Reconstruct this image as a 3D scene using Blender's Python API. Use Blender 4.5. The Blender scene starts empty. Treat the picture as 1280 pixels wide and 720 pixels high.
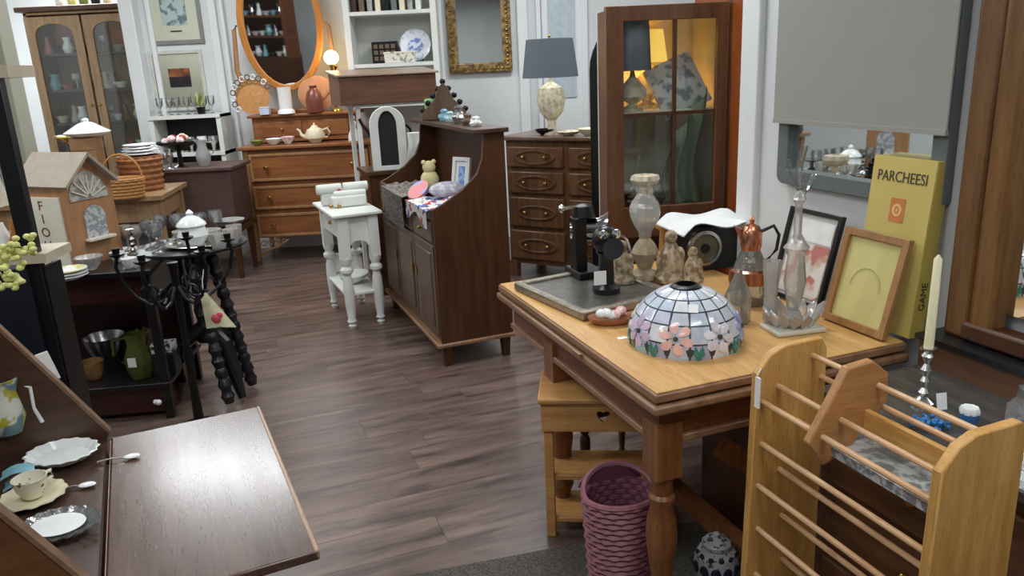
import bpy, bmesh, math, random
from mathutils import Vector, Matrix
random.seed(7)
S = bpy.context.scene
COL = S.collection
# ---------------------------------------------------------------- camera
F = 970.0; PITCH = math.radians(16); ROLL = math.radians(2.7); EYE = 1.55
cd = bpy.data.cameras.new('camera'); cam = bpy.data.objects.new('camera', cd); COL.objects.link(cam)
cd.sensor_width = 36; cd.lens = F / 1280 * 36; cd.clip_start = 0.05
_R = Vector((1, 0, 0)); _U = Vector((0, math.sin(PITCH), math.cos(PITCH))); _F = Vector((0, math.cos(PITCH), -math.sin(PITCH)))
_cx = _R * math.cos(ROLL) - _U * math.sin(ROLL); _cy = _R * math.sin(ROLL) + _U * math.cos(ROLL)
cam.matrix_world = Matrix(((_cx.x, _cy.x, -_F.x, 0), (_cx.y, _cy.y, -_F.y, 0), (_cx.z, _cy.z, -_F.z, EYE), (0, 0, 0, 1)))
S.camera = cam
# ---------------------------------------------------------------- world, exposure, lights
S.view_settings.view_transform = 'Standard'; S.view_settings.look = 'None'
S.view_settings.gamma = 1; S.view_settings.use_curve_mapping = False
S.view_settings.exposure = 0.38
w = bpy.data.worlds.new('world'); S.world = w; w.use_nodes = True
w.node_tree.nodes['Background'].inputs[0].default_value = (.85, .92, 1, 1)
w.node_tree.nodes['Background'].inputs[1].default_value = .35
LAMPS = [(-2.3, 5.6), (.4, 5.6), (-2.3, 2.9), (.2, 3.1), (-1.1, .4), (1.0, .2), (-4.2, 8.6), (2.6, 4.4), (-4.3, 4.2), (-3.6, .4), (-1.0, -2.0)]
LPOW = [34, 30, 26, 26, 20, 22, 90, 20, 22, 26, 16]
for (x, y), p in zip(LAMPS, LPOW):
    ld = bpy.data.lights.new('ceiling_light_area', 'AREA'); ld.shape = 'RECTANGLE'; ld.size = 1.15; ld.size_y = .5
    ld.energy = p; ld.color = (.93, .97, 1)
    lo = bpy.data.objects.new('ceiling_light_area', ld); COL.objects.link(lo); lo.location = (x, y, 2.93)
# ---------------------------------------------------------------- helpers
R = math.radians
A = R(20)
def ray(x, y):
    u = x - 640; v = 360 - y
    up = -u * math.sin(ROLL) + v * math.cos(ROLL); ri = u * math.cos(ROLL) + v * math.sin(ROLL)
    return Vector((ri, F * math.cos(PITCH) + up * math.sin(PITCH), -F * math.sin(PITCH) + up * math.cos(PITCH)))
def on(px, py, z=0.0):
    r = ray(px, py); t = (z - EYE) / r.z; return Vector((r.x * t, r.y * t, z))
def aty(px, py, y):
    r = ray(px, py); t = y / r.y; return Vector((r.x * t, y, EYE + r.z * t))
LX = Vector((math.cos(A), math.sin(A), 0)); LY = Vector((-math.sin(A), math.cos(A), 0))
W0 = Vector((1.2, 2.03, 0)); WD = Vector((-math.sin(A), math.cos(A), 0))
def wallpt(t, off=0, z=0): p = W0 + WD * t - LX * off; return Vector((p.x, p.y, z))

class B:
    def __init__(s): s.bm = bmesh.new()
    def _m(s, vs, c, rot):
        M = Matrix.Translation(Vector(c))
        if rot: M = M @ Matrix.Rotation(rot[2], 4, 'Z') @ Matrix.Rotation(rot[1], 4, 'Y') @ Matrix.Rotation(rot[0], 4, 'X')
        bmesh.ops.transform(s.bm, matrix=M, verts=vs)
    def box(s, c, d, rot=None, taper=1):
        vs = bmesh.ops.create_cube(s.bm, size=1)['verts']
        for v in vs:
            k = taper if v.co.z < 0 else 1
            v.co = Vector((v.co.x * d[0] * k, v.co.y * d[1] * k, v.co.z * d[2]))
        s._m(vs, c, rot); return s
    def ball(s, c, r, sc=(1, 1, 1), seg=16, rot=None):
        vs = bmesh.ops.create_uvsphere(s.bm, u_segments=seg, v_segments=max(6, seg // 2), radius=r)['verts']
        for v in vs: v.co = Vector((v.co.x * sc[0], v.co.y * sc[1], v.co.z * sc[2]))
        s._m(vs, c, rot); return s
    def lathe(s, prof, c=(0, 0, 0), seg=20, sc=(1, 1), rot=None, wav=0, nw=0, cap=True):
        rings = []; vs = []
        for r, z in prof:
            ring = []
            for i in range(seg):
                a = 2 * math.pi * i / seg; rr = r * (1 + (wav * math.cos(nw * a) if nw else 0))
                ring.append(s.bm.verts.new((rr * math.cos(a) * sc[0], rr * math.sin(a) * sc[1], z)))
            rings.append(ring); vs += ring
        for a, b in zip(rings, rings[1:]):
            for i in range(seg): s.bm.faces.new((a[i], a[(i + 1) % seg], b[(i + 1) % seg], b[i]))
        if cap:
            s.bm.faces.new(rings[0][::-1]); s.bm.faces.new(rings[-1])
        s._m(vs, c, rot); return s
    def tube(s, pts, r, seg=8, closed=False):
        pts = [Vector(p) for p in pts]; n = len(pts); rings = []
        rs = r if isinstance(r, (list, tuple)) else [r] * n
        for i, p in enumerate(pts):
            if closed: t = pts[(i + 1) % n] - pts[i - 1]
            else: t = pts[min(i + 1, n - 1)] - pts[max(i - 1, 0)]
            if t.length < 1e-9: t = Vector((0, 0, 1))
            t.normalize()
            ref = Vector((0, 0, 1)) if abs(t.z) < .9 else Vector((1, 0, 0))
            u = t.cross(ref).normalized(); v = t.cross(u)
            rings.append([s.bm.verts.new(p + (u * math.cos(2 * math.pi * k / seg) + v * math.sin(2 * math.pi * k / seg)) * rs[i]) for k in range(seg)])
        for i in range(n if closed else n - 1):
            a, b = rings[i], rings[(i + 1) % n]
            for k in range(seg): s.bm.faces.new((a[k], a[(k + 1) % seg], b[(k + 1) % seg], b[k]))
        if not closed: s.bm.faces.new(rings[0]); s.bm.faces.new(rings[-1][::-1])
        return s
    def prism(s, poly, t0, t1, plane='xz', c=(0, 0, 0), rot=None):
        def P(a, b, t):
            return {'xz': (a, t, b), 'yz': (t, a, b), 'xy': (a, b, t)}[plane]
        f = [s.bm.verts.new(P(a, b, t0)) for a, b in poly]; g = [s.bm.verts.new(P(a, b, t1)) for a, b in poly]
        n = len(poly); s.bm.faces.new(f); s.bm.faces.new(g[::-1])
        for i in range(n): s.bm.faces.new((f[i], g[i], g[(i + 1) % n], f[(i + 1) % n]))
        s._m(f + g, c, rot); return s
    def ringprism(s, outer, inner, t0, t1, plane='xz', c=(0, 0, 0), rot=None):
        def P(a, b, t): return {'xz': (a, t, b), 'yz': (t, a, b), 'xy': (a, b, t)}[plane]
        n = len(outer); L = [[s.bm.verts.new(P(a, b, t)) for a, b in q] for q in (outer, inner) for t in (t0, t1)]
        o0, o1, i0, i1 = L
        for k in range(n):
            j = (k + 1) % n
            for q in ((o0[k], o0[j], o1[j], o1[k]), (i0[k], i1[k], i1[j], i0[j]), (o0[k], i0[k], i0[j], o0[j]), (o1[k], o1[j], i1[j], i1[k])): s.bm.faces.new(q)
        s._m([v for q in L for v in q], c, rot); return s
    def sheet(s, fn, nu, nv, th=.003):
        g = [[s.bm.verts.new(fn(i / nu, j / nv)) for j in range(nv + 1)] for i in range(nu + 1)]
        g2 = [[s.bm.verts.new(Vector(fn(i / nu, j / nv)) + Vector((0, 0, -th))) for j in range(nv + 1)] for i in range(nu + 1)]
        for i in range(nu):
            for j in range(nv):
                s.bm.faces.new((g[i][j], g[i + 1][j], g[i + 1][j + 1], g[i][j + 1])); s.bm.faces.new((g2[i][j], g2[i][j + 1], g2[i + 1][j + 1], g2[i + 1][j]))
        return s
    def obj(s, name, mat, parent=None, label=None, cat=None, group=None, loc=None, rz=0, bevel=0, kind=None, smooth=True, rot=None):
        bmesh.ops.recalc_face_normals(s.bm, faces=s.bm.faces)
        me = bpy.data.meshes.new(name); s.bm.to_mesh(me); s.bm.free()
        if smooth:
            me.polygons.foreach_set('use_smooth', [True] * len(me.polygons)); me.set_sharp_from_angle(angle=R(35))
        if isinstance(mat, (list, tuple)):
            for m in mat: me.materials.append(m)
        else: me.materials.append(mat)
        o = bpy.data.objects.new(name, me); COL.objects.link(o)
        if parent: o.parent = parent
        if loc is not None: o.location = loc
        o.rotation_euler = rot if rot else (0, 0, rz)
        if bevel:
            b = o.modifiers.new('bevel', 'BEVEL'); b.width = bevel; b.segments = 2; b.limit_method = 'ANGLE'; b.angle_limit = R(50)
        tag(o, label, cat, group, kind); return o
def tag(o, label=None, cat=None, group=None, kind=None):
    if label: o['label'] = label
    if cat: o['category'] = cat
    if group: o['group'] = group
    if kind: o['kind'] = kind
    return o
def thing(name, label, cat, loc=(0, 0, 0), rz=0, group=None, rot=None):
    o = bpy.data.objects.new(name, None); COL.objects.link(o); o.empty_display_size = .05
    o.location = loc; o.rotation_euler = rot if rot else (0, 0, rz); return tag(o, label, cat, group)
def dup(root, loc, rz=None, label=None, sc=None):
    r = root.copy(); COL.objects.link(r); r.location = loc
    if rz is not None: r.rotation_euler = (0, 0, rz)
    if label: r['label'] = label
    if sc: r.scale = (sc,) * 3 if isinstance(sc, (int, float)) else sc
    for ch in list(root.children):
        c = ch.copy(); COL.objects.link(c); c.parent = r
        for g in ch.children: d = g.copy(); COL.objects.link(d); d.parent = c
    return r
def text(s, size, mat, parent, loc, rot, ext=.0008, name='lettering', sc=(1, 1, 1)):
    cu = bpy.data.curves.new('t', 'FONT'); cu.body = s; cu.size = size; cu.extrude = ext; cu.align_x = 'CENTER'; cu.align_y = 'CENTER'; cu.resolution_u = 3
    t = bpy.data.objects.new('t', cu); me = bpy.data.meshes.new_from_object(t); bpy.data.objects.remove(t)
    me.materials.clear(); me.materials.append(mat)
    o = bpy.data.objects.new(name, me); COL.objects.link(o); o.parent = parent; o.location = loc; o.rotation_euler = rot; o.scale = sc; return o
# ---------------------------------------------------------------- materials
def _nm(name):
    m = bpy.data.materials.new(name); m.use_nodes = True; nt = m.node_tree; return m, nt, nt.nodes['Principled BSDF']
def mix(nt, fac, a, b):
    n = nt.nodes.new('ShaderNodeMix'); n.data_type = 'RGBA'
    for i, v in ((6, a), (7, b)):
        if isinstance(v, tuple): n.inputs[i].default_value = v if len(v) == 4 else (*v, 1)
        else: nt.links.new(v, n.inputs[i])
    nt.links.new(fac, n.inputs[0]) if not isinstance(fac, float) else setattr(n.inputs[0], 'default_value', fac)
    return n.outputs[2]
def noise(nt, sc, scale=5, detail=4, rough=.6, coord='Object'):
    tc = nt.nodes.new('ShaderNodeTexCoord'); mp = nt.nodes.new('ShaderNodeMapping'); mp.inputs['Scale'].default_value = sc
    nz = nt.nodes.new('ShaderNodeTexNoise'); nz.inputs['Scale'].default_value = scale; nz.inputs['Detail'].default_value = detail; nz.inputs['Roughness'].default_value = rough
    nt.links.new(tc.outputs[coord], mp.inputs[0]); nt.links.new(mp.outputs[0], nz.inputs[0]); return nz.outputs[0], mp
def ramp(nt, f, a, b):
    r = nt.nodes.new('ShaderNodeMapRange'); r.inputs[1].default_value = a; r.inputs[2].default_value = b; nt.links.new(f, r.inputs[0]); return r.outputs[0]
def wood(name, c1, c2, axis=2, rough=.4, var=.0, spec=.5, coat=0.0, bump=.12, grain=.6):
    m, nt, p = _nm(name); sc = [9, 9, 9]; sc[axis] = .8
    f, mp = noise(nt, sc, 3.2, 6, .65); f2 = ramp(nt, f, .33, .67)
    col = mix(nt, f2, c1, c2)
    g, _ = noise(nt, [s * 6 for s in sc], 5, 3); col = mix(nt, ramp(nt, g, .55, .8), col, tuple(x * grain for x in c1))
    nt.links.new(col, p.inputs['Base Color'])
    rr = nt.nodes.new('ShaderNodeMapRange'); rr.inputs[3].default_value = rough - .07; rr.inputs[4].default_value = rough + .1; nt.links.new(f, rr.inputs[0]); nt.links.new(rr.outputs[0], p.inputs['Roughness'])
    bp = nt.nodes.new('ShaderNodeBump'); bp.inputs['Strength'].default_value = bump; bp.inputs['Distance'].default_value = .002; nt.links.new(g, bp.inputs['Height']); nt.links.new(bp.outputs[0], p.inputs['Normal'])
    p.inputs['Specular IOR Level'].default_value = spec; p.inputs['Coat Weight'].default_value = coat; p.inputs['Coat Roughness'].default_value = .15
    return m
def plain(name, c, rough=.5, metal=0, spec=.5, var=.12, scale=20, emit=0):
    m, nt, p = _nm(name)
    f, _ = noise(nt, (1, 1, 1), scale, 3); col = mix(nt, ramp(nt, f, .3, .7), tuple(x * (1 - var) for x in c), tuple(min(1, x * (1 + var * .5)) for x in c))
    nt.links.new(col, p.inputs['Base Color']); p.inputs['Roughness'].default_value = rough; p.inputs['Metallic'].default_value = metal; p.inputs['Specular IOR Level'].default_value = spec
    if emit: p.inputs['Emission Color'].default_value = (*c, 1); p.inputs['Emission Strength'].default_value = emit
    return m
def spotty(name, c1, c2, scale=18, lo=.5, hi=.56, rough=.35, coord='Object', c3=None):
    m, nt, p = _nm(name); f, _ = noise(nt, (1, 1, 1), scale, 2, .5, coord); col = mix(nt, ramp(nt, f, lo, hi), c1, c2)
    if c3: g, _ = noise(nt, (1.3, .9, 1.1), scale * .8, 1, .5, coord); col = mix(nt, ramp(nt, g, .56, .6), col, c3)
    nt.links.new(col, p.inputs['Base Color']); p.inputs['Roughness'].default_value = rough; return m
def glassy(name, c=(1, 1, 1), rough=.03, ior=1.45, body=.35):
    m, nt, p = _nm(name)          # thin clear vessel: transparent + gloss + a little milky body
    nt.nodes.remove(p); out = nt.nodes['Material Output']
    tr = nt.nodes.new('ShaderNodeBsdfTransparent'); tr.inputs[0].default_value = (*c, 1)
    gl = nt.nodes.new('ShaderNodeBsdfGlossy'); gl.inputs[1].default_value = rough
    lw = nt.nodes.new('ShaderNodeFresnel'); lw.inputs[0].default_value = ior
    a = nt.nodes.new('ShaderNodeMixShader'); nt.links.new(lw.outputs[0], a.inputs[0]); nt.links.new(tr.outputs[0], a.inputs[1]); nt.links.new(gl.outputs[0], a.inputs[2])
    df = nt.nodes.new('ShaderNodeBsdfPrincipled'); df.inputs['Base Color'].default_value = (*c, 1); df.inputs['Roughness'].default_value = .15
    b = nt.nodes.new('ShaderNodeMixShader'); b.inputs[0].default_value = body; nt.links.new(a.outputs[0], b.inputs[1]); nt.links.new(df.outputs[0], b.inputs[2])
    if body > 0.05:
        f, _ = noise(nt, (1, 1, .6), 70, 2); bp = nt.nodes.new('ShaderNodeBump'); bp.inputs['Strength'].default_value = .8; bp.inputs['Distance'].default_value = .004
        nt.links.new(f, bp.inputs['Height']); nt.links.new(bp.outputs[0], gl.inputs['Normal']); nt.links.new(bp.outputs[0], lw.inputs['Normal']); nt.links.new(bp.outputs[0], df.inputs['Normal'])
    nt.links.new(b.outputs[0], out.inputs[0]); return m
def sr(r, g, b):  # 8-bit sRGB to linear
    f = lambda v: ((v / 255 + .055) / 1.055) ** 2.4 if v > 10 else v / 255 / 12.92
    return (f(r), f(g), f(b))
oak = wood('oak', sr(186, 134, 66), sr(214, 166, 96), 2, .42)
oak_y = wood('oak_y', sr(186, 134, 66), sr(214, 166, 96), 1, .42)
rodw = wood('rod_wood', sr(196, 150, 108), sr(222, 182, 138), 1, .35)
topoak = wood('top_oak', sr(196, 146, 84), sr(222, 178, 116), 1, .3)
edgew = wood('edge_wood', sr(120, 84, 58), sr(160, 122, 92), 1, .32)
redw = wood('red_wood', sr(84, 44, 26), sr(122, 70, 42), 1, .35)
redz = wood('red_wood_upright', sr(104, 62, 34), sr(142, 90, 52), 2, .3)
walnut = wood('walnut', sr(62, 36, 20), sr(88, 54, 30), 2, .36)
walnut_y = wood('walnut_y', sr(58, 36, 24), sr(86, 58, 40), 1, .4)
walface = wood('walnut_face', sr(84, 66, 54), sr(108, 88, 72), 2, .38)
honey = wood('honey', sr(122, 74, 42), sr(156, 100, 58), 0, .32)
honeyz = wood('honey_upright', sr(146, 104, 66), sr(172, 128, 86), 2, .34)
pinew = wood('pine', sr(176, 124, 70), sr(204, 154, 92), 0, .4)
cabw = wood('cabinet_brown', sr(140, 110, 78), sr(170, 138, 100), 2, .45)
casew = wood('case_brown', sr(92, 58, 34), sr(118, 76, 46), 2, .35)
caser = wood('case_red', sr(120, 58, 24), sr(150, 78, 34), 2, .3)
framew = wood('frame_brown', sr(92, 62, 34), sr(126, 88, 50), 2, .35)
leafw = wood('leaf_wood', sr(74, 52, 42), sr(96, 70, 56), 1, .25, spec=.6, coat=.35, bump=.02, grain=.8)
deskw = wood('desk_wood', sr(62, 42, 32), sr(84, 60, 46), 0, .35)
desks = wood('desk_side', sr(88, 52, 28), sr(112, 70, 40), 0, .4)
mahog = wood('mahogany', sr(50, 22, 18), sr(70, 34, 26), 0, .3)
oldw = wood('old_dresser', sr(82, 54, 34), sr(124, 86, 54), 2, .35)
trunkw = wood('trunk_wood', sr(78, 58, 54), sr(96, 74, 68), 0, .55)
brownbox = wood('box_wood', sr(92, 58, 44), sr(116, 78, 58), 0, .4)
lidsheen = wood('box_lid_sheen', sr(140, 118, 98), sr(166, 144, 124), 0, .3)  # paler than the body: reflection on the lid put into its colour
white = plain('white_paint', sr(226, 228, 222), .45, var=.05, scale=6)
wallw = plain('wall_paint', sr(218, 220, 220), .6, var=.04, scale=3)
trimw = plain('trim_paint', sr(228, 230, 230), .4, var=.03, scale=3)
jamb = plain('jamb_paint', sr(168, 166, 148), .5, var=.08, scale=5)
china = plain('china', sr(236, 238, 236), .15, var=.03)
cream = plain('cream', sr(232, 222, 190), .3, var=.08)
creamb = spotty('cream_relief', sr(234, 226, 200), sr(204, 188, 150), 30, .45, .6)
black = plain('black_paint', sr(24, 24, 26), .3, var=.2)
iron = plain('black_iron', sr(20, 20, 22), .35, metal=.3, var=.2)
chrome = plain('chrome', (.8, .8, .8), .12, metal=1, var=.1)
silver = plain('tarnished_silver', (.55, .55, .53), .25, metal=1, var=.3, scale=30)
brass = plain('brass', sr(190, 150, 80), .28, metal=1)
gold = spotty('gilt', sr(160, 132, 80), sr(92, 68, 32), 22, .4, .6, .35)
mirror = plain('mirror', (.85, .88, .87), .02, metal=1, var=.01)
pane = glassy('window_glass', (.96, .98, .97), .02, 1.45, .0)
crystal = glassy('crystal', (.97, .98, .98), .03, 1.9, .08)
crystalw = glassy('crystal_bright', (.97, .95, .9), .05, 1.9, .3)
smoke = glassy('smoke_glass', (.78, .78, .72), .05, 1.7, .16)
copper = plain('copper', sr(206, 140, 112), .25, metal=1, var=.15)
greyshade = plain('grey_shade', sr(104, 112, 120), .8, var=.06, scale=60)
blindm = plain('blind', sr(158, 156, 148), .75, var=.04, scale=2)
greyf = plain('grey_frame', sr(104, 112, 112), .5, var=.05)
yellowbox = plain('yellow_card', sr(206, 186, 106), .6, var=.05, scale=4)
yellows = plain('yellow_card_side', sr(178, 158, 74), .6, var=.05, scale=4)
orange = plain('orange_print', sr(208, 128, 66), .6)
ink = plain('ink', sr(74, 62, 48), .6)
redink = plain('red_ink', sr(120, 50, 42), .6)
waxc = plain('candle_wax', sr(238, 232, 190), .35, var=.02)
tagm = plain('paper_tag', sr(236, 236, 232), .6, var=.02)
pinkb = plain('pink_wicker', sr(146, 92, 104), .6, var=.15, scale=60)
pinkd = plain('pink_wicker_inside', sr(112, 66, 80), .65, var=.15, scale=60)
wick = plain('wicker', sr(190, 134, 74), .6, var=.25, scale=50)
dwick = plain('dark_wicker', sr(110, 90, 72), .6, var=.3, scale=60)
leaf = plain('leaf_green', sr(120, 140, 70), .5, var=.2)
blossom = plain('pale_yellow_blossom', sr(222, 222, 140), .6, var=.1)
bluegl = plain('blue_glaze', sr(60, 110, 170), .2, var=.2)
teal = plain('teal_glaze', sr(130, 178, 190), .3)
jade = plain('jade_green', sr(130, 200, 130), .35, var=.05)
fabric_w = plain('white_fabric', sr(226, 226, 224), .9, var=.06)
dark = plain('dark_inside', sr(30, 26, 24), .6)
gchest = wood('grey_top', sr(60, 58, 54), sr(84, 80, 76), 1, .12, spec=.6)
chestw = wood('chest_wood', sr(86, 56, 36), sr(112, 76, 50), 1, .3)
redglaze = plain('red_glaze', sr(170, 70, 60), .3)
pinkf = spotty('pink_flowers', sr(226, 170, 170), sr(240, 236, 232), 40, .45, .55, .7)
chintz = spotty('chintz', sr(236, 232, 226), sr(200, 60, 60), 26, .56, .6, .8, c3=sr(90, 120, 190))
tan = plain('tan_board', sr(184, 132, 92), .6, var=.1)
roofm = plain('grey_tan_roof', sr(168, 154, 138), .7, var=.1)
palecr = plain('pale_cream', sr(232, 226, 206), .6, var=.05)
frosted = spotty('frosted_pattern', sr(206, 206, 206), sr(150, 156, 160), 50, .45, .55, .4)
def emis(name, c, s):
    m, nt, p = _nm(name); p.inputs['Base Color'].default_value = (*c, 1); p.inputs['Emission Color'].default_value = (*c, 1); p.inputs['Emission Strength'].default_value = s; return m
bulbm = emis('warm_bulb', sr(255, 216, 140), 5)
ambers = emis('lit_amber_shade', sr(244, 200, 90), .7)
diffm = emis('light_diffuser', (1, 1, 1), 6)
def mat_floor():
    m, nt, p = _nm('vinyl_plank'); oi = nt.nodes.new('ShaderNodeObjectInfo')
    tc = nt.nodes.new('ShaderNodeTexCoord'); mp = nt.nodes.new('ShaderNodeMapping'); mp.inputs['Scale'].default_value = (1.1, 7, 1)
    ad = nt.nodes.new('ShaderNodeVectorMath'); ad.operation = 'ADD'; sc = nt.nodes.new('ShaderNodeVectorMath'); sc.operation = 'SCALE'; sc.inputs[0].default_value = (31, 17, 5)
    nt.links.new(oi.outputs['Random'], sc.inputs['Scale']); nt.links.new(tc.outputs['Object'], ad.inputs[0]); nt.links.new(sc.outputs[0], ad.inputs[1]); nt.links.new(ad.outputs[0], mp.inputs[0])
    nz = nt.nodes.new('ShaderNodeTexNoise'); nz.inputs['Scale'].default_value = 2.0; nz.inputs['Detail'].default_value = 6; nz.inputs['Roughness'].default_value = .62; nz.inputs['Distortion'].default_value = .5; nt.links.new(mp.outputs[0], nz.inputs[0])
    col = mix(nt, ramp(nt, nz.outputs[0], .3, .66), sr(60, 50, 47), sr(132, 110, 99))
    nz2 = nt.nodes.new('ShaderNodeTexNoise'); nz2.inputs['Scale'].default_value = .9; nt.links.new(mp.outputs[0], nz2.inputs[0])
    col = mix(nt, ramp(nt, nz2.outputs[0], .55, .8), col, sr(116, 86, 74))
    mr = nt.nodes.new('ShaderNodeMapRange'); mr.inputs[3].default_value = .0; mr.inputs[4].default_value = .22; nt.links.new(oi.outputs['Random'], mr.inputs[0])
    col = mix(nt, mr.outputs[0], col, sr(56, 44, 42))
    nt.links.new(col, p.inputs['Base Color'])
    r2 = nt.nodes.new('ShaderNodeMapRange'); r2.inputs[3].default_value = .26; r2.inputs[4].default_value = .42; nt.links.new(nz.outputs[0], r2.inputs[0]); nt.links.new(r2.outputs[0], p.inputs['Roughness'])
    bp = nt.nodes.new('ShaderNodeBump'); bp.inputs['Strength'].default_value = .25; bp.inputs['Distance'].default_value = .002; nt.links.new(nz.outputs[0], bp.inputs['Height']); nt.links.new(bp.outputs[0], p.inputs['Normal'])
    return m
floorm = mat_floor()
rugm = spotty('rug_pile', sr(92, 86, 76), sr(62, 58, 52), 160, .4, .6, .95)
# ---------------------------------------------------------------- setting
fl = B().box((-.8, 3, -.05), (10.8, 13.8, .096)).obj('floor', dark, kind='structure')
pl_me = None; PW, PL_ = .18, 1.22
k = 0
for i in range(-4, 44):
    off = random.random() * PL_
    for j in range(-6, 5):
        c = LX * (j * PL_ + off) + LY * (i * PW); x, y = c.x, c.y
        if not (.9 < y < 7.6 and abs(x + .3) < .75 + y * .62 and x > -5.5 and k < 300): continue
        if pl_me is None:
            o = B().box((0, 0, 0), (PL_ - .0012, PW - .0012, .006)).obj('plank', floorm, fl, loc=(x, y, 0), rz=A, smooth=False); pl_me = o.data
        else:
            o = bpy.data.objects.new('plank', pl_me); COL.objects.link(o); o.parent = fl; o.location = (x, y, 0); o.rotation_euler = (0, 0, A)
        o.location.z = -.003; k += 1
B().box((-.8, 3, 3.05), (10.8, 13.8, .1)).obj('ceiling', wallw, kind='structure')
wb = B().box((.35, 7.25, 1.5), (7.1, .1, 3)).obj('wall_back', wallw, kind='structure')
B().box((-5.3, 7.25, 1.5), (1.7, .1, 3)).obj('wall_back_left', wallw, kind='structure')
B().box((-4.4, 9.85, 1.5), (3.6, .1, 3)).obj('wall_rear', wallw, kind='structure')
B().box((-2.62, 8.55, 1.5), (.1, 2.5, 3)).obj('wall_rear_side', wallw, kind='structure')
B().box((-6.15, 3, 1.5), (.1, 13.8, 3)).obj('wall_left', wallw, kind='structure')
B().box((3.95, 1.8, 1.5), (.1, 11, 3)).obj('wall_far_right', wallw, kind='structure')
B().box((-1.1, -3.75, 1.5), (10, .1, 3)).obj('wall_front', wallw, kind='structure')
p0 = wallpt(-1.3, -.06, 1.5)
B().box((0, 0, 0), (.12, 4.4, 3)).obj('wall_right', wallw, kind='structure', loc=p0, rz=A)
tn = 0
def trim(c, d, m=trimw, rz=0):
    global tn; tn += 1; B().box((0, 0, 0), d).obj('trim_%d' % tn, m, kind='structure', loc=c, rz=rz, bevel=.006)
trim((-3.19, 7.17, 1.5), (.12, .2, 3)); trim((-3.04, 7.18, 1.5), (.04, .05, 3))
trim((-2.49, 7.18, 1.5), (.07, .05, 3)); trim((-2.4, 7.17, 1.5), (.03, .06, 3))
trim((-4.52, 7.13, 1.5), (.14, .16, 3)); trim((-4.36, 7.16, 1.5), (.14, .2, 3), jamb)
trim((-.53, 7.18, 1.5), (.06, .05, 3)); trim((.2, 7.17, 1.5), (.09, .06, 3)); trim((.34, 7.18, 1.5), (.04, .05, 3)); trim((.74, 7.18, 1.5), (.06, .06, 3))
B().box((-.9, 7.18, .09), (4.2, .03, .18)).obj('baseboard_back', trimw, kind='structure')
wf = wallpt(.88, .0, 1.5); trim((wf.x, wf.y, 1.5), (.05, .1, 3), rz=A)
# rear-wall glazed door beside the gold mirror and the window at far left
d = B().box((.54, 7.185, 1.2), (.34, .03, 2.4)).obj('door_1', trimw, kind='structure')
B().box((.54, 7.165, 1.75), (.24, .012, 1.0)).obj('door_pane', plain('pale_glass', sr(190, 202, 208), .15), d)
d = B().ringprism([(-5.6, 1.2), (-4.64, 1.2), (-4.64, 2.6), (-5.6, 2.6)], [(-5.55, 1.27), (-4.7, 1.27), (-4.7, 2.53), (-5.55, 2.53)], 7.14, 7.2).obj('window_1', trimw, kind='structure')
B().box((-5.12, 7.185, 1.9), (.86, .01, 1.26)).obj('pane', plain('bluish_glass', sr(120, 134, 144), .08), d)
for (x, y) in LAMPS:
    t = thing('ceiling_light', 'rectangular white ceiling light panel above the shop floor', 'ceiling light', (x, y, 2.94), 0, 'ceiling light panels')
    B().ringprism([(-.64, -.32), (.64, -.32), (.64, .32), (-.64, .32)], [(-.585, -.26), (.585, -.26), (.585, .26), (-.585, .26)], 0, .06, 'xy').obj('frame', trimw, t)
    B().box((0, 0, .045), (1.17, .52, .01)).obj('diffuser', trimw, t)
r0 = on(735, 672); B().box((.62, -.6, .004), (1.35, 1.2, .009)).obj('rug', rugm, label='brown-grey flecked low pile rug in front of the oak table', cat='rug', loc=(-.52, 2.09, 0), rz=R(13))
# ================================================================ small goods builders
def cup(loc, label, m=china, r=.04, h=.06, rz=0, group=None, cat='cup', name='teacup'):
    t = thing(name, label, cat, loc, rz, group)
    B().lathe([(r * .55, 0), (r * .6, .004), (r * .85, h * .45), (r, h), (r * .93, h), (r * .78, h * .45), (r * .45, .01)], seg=18).obj('bowl', m, t)
    B().tube([(r * .9, 0, h * .8), (r * 1.45, 0, h * .78), (r * 1.5, 0, h * .45), (r * .78, 0, h * .3)], .004, 6).obj('handle', m, t); return t
def plate(loc, label, m=china, r=.1, group=None, wav=0, nw=0, cat='plate', name='plate', sc=(1, 1), h=.014, rot=None):
    return B().lathe([(r * .5, 0), (r * .62, .003), (r, h), (r * .98, h + .003), (r * .6, .007), (0.001, .006)], seg=40 if nw else 24, wav=wav, nw=nw, sc=sc).obj(name, m, None, label, cat, group, loc, rot=rot)
def bowl(loc, label, m=china, r=.08, h=.05, name='bowl', cat='bowl', group=None, wav=0, nw=0, sc=(1, 1)):
    return B().lathe([(r * .4, 0), (r * .45, .005), (r * .8, h * .5), (r, h), (r * .96, h + .002), (r * .72, h * .5), (r * .3, .01), (.001, .01)], seg=32, wav=wav, nw=nw, sc=sc).obj(name, m, None, label, cat, group, loc)
def vessel(loc, label, prof, m, name='vase', cat='vase', seg=20, group=None, wav=0, nw=0, sc=(1, 1)):
    return B().lathe(prof, seg=seg, wav=wav, nw=nw, sc=sc).obj(name, m, None, label, cat, group, loc)
def jug(loc, label, m=china, r=.05, h=.14, rz=0, name='jug'):
    t = thing(name, label, 'jug', loc, rz)
    B().lathe([(r * .7, 0), (r * .95, h * .2), (r, h * .45), (r * .62, h * .75), (r * .72, h), (r * .62, h), (r * .5, h * .76), (r * .8, h * .4), (.001, .01)]).obj('body', m, t)
    B().tube([(r * .66, 0, h * .92), (r * 1.5, 0, h * .9), (r * 1.6, 0, h * .55), (r * .98, 0, h * .35)], .006, 8).obj('handle', m, t)
    B().prism([(-r * .6, h * .9), (-r * 1.15, h * 1.02), (-r * .6, h)], -.012, .012).obj('spout', m, t); return t
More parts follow.
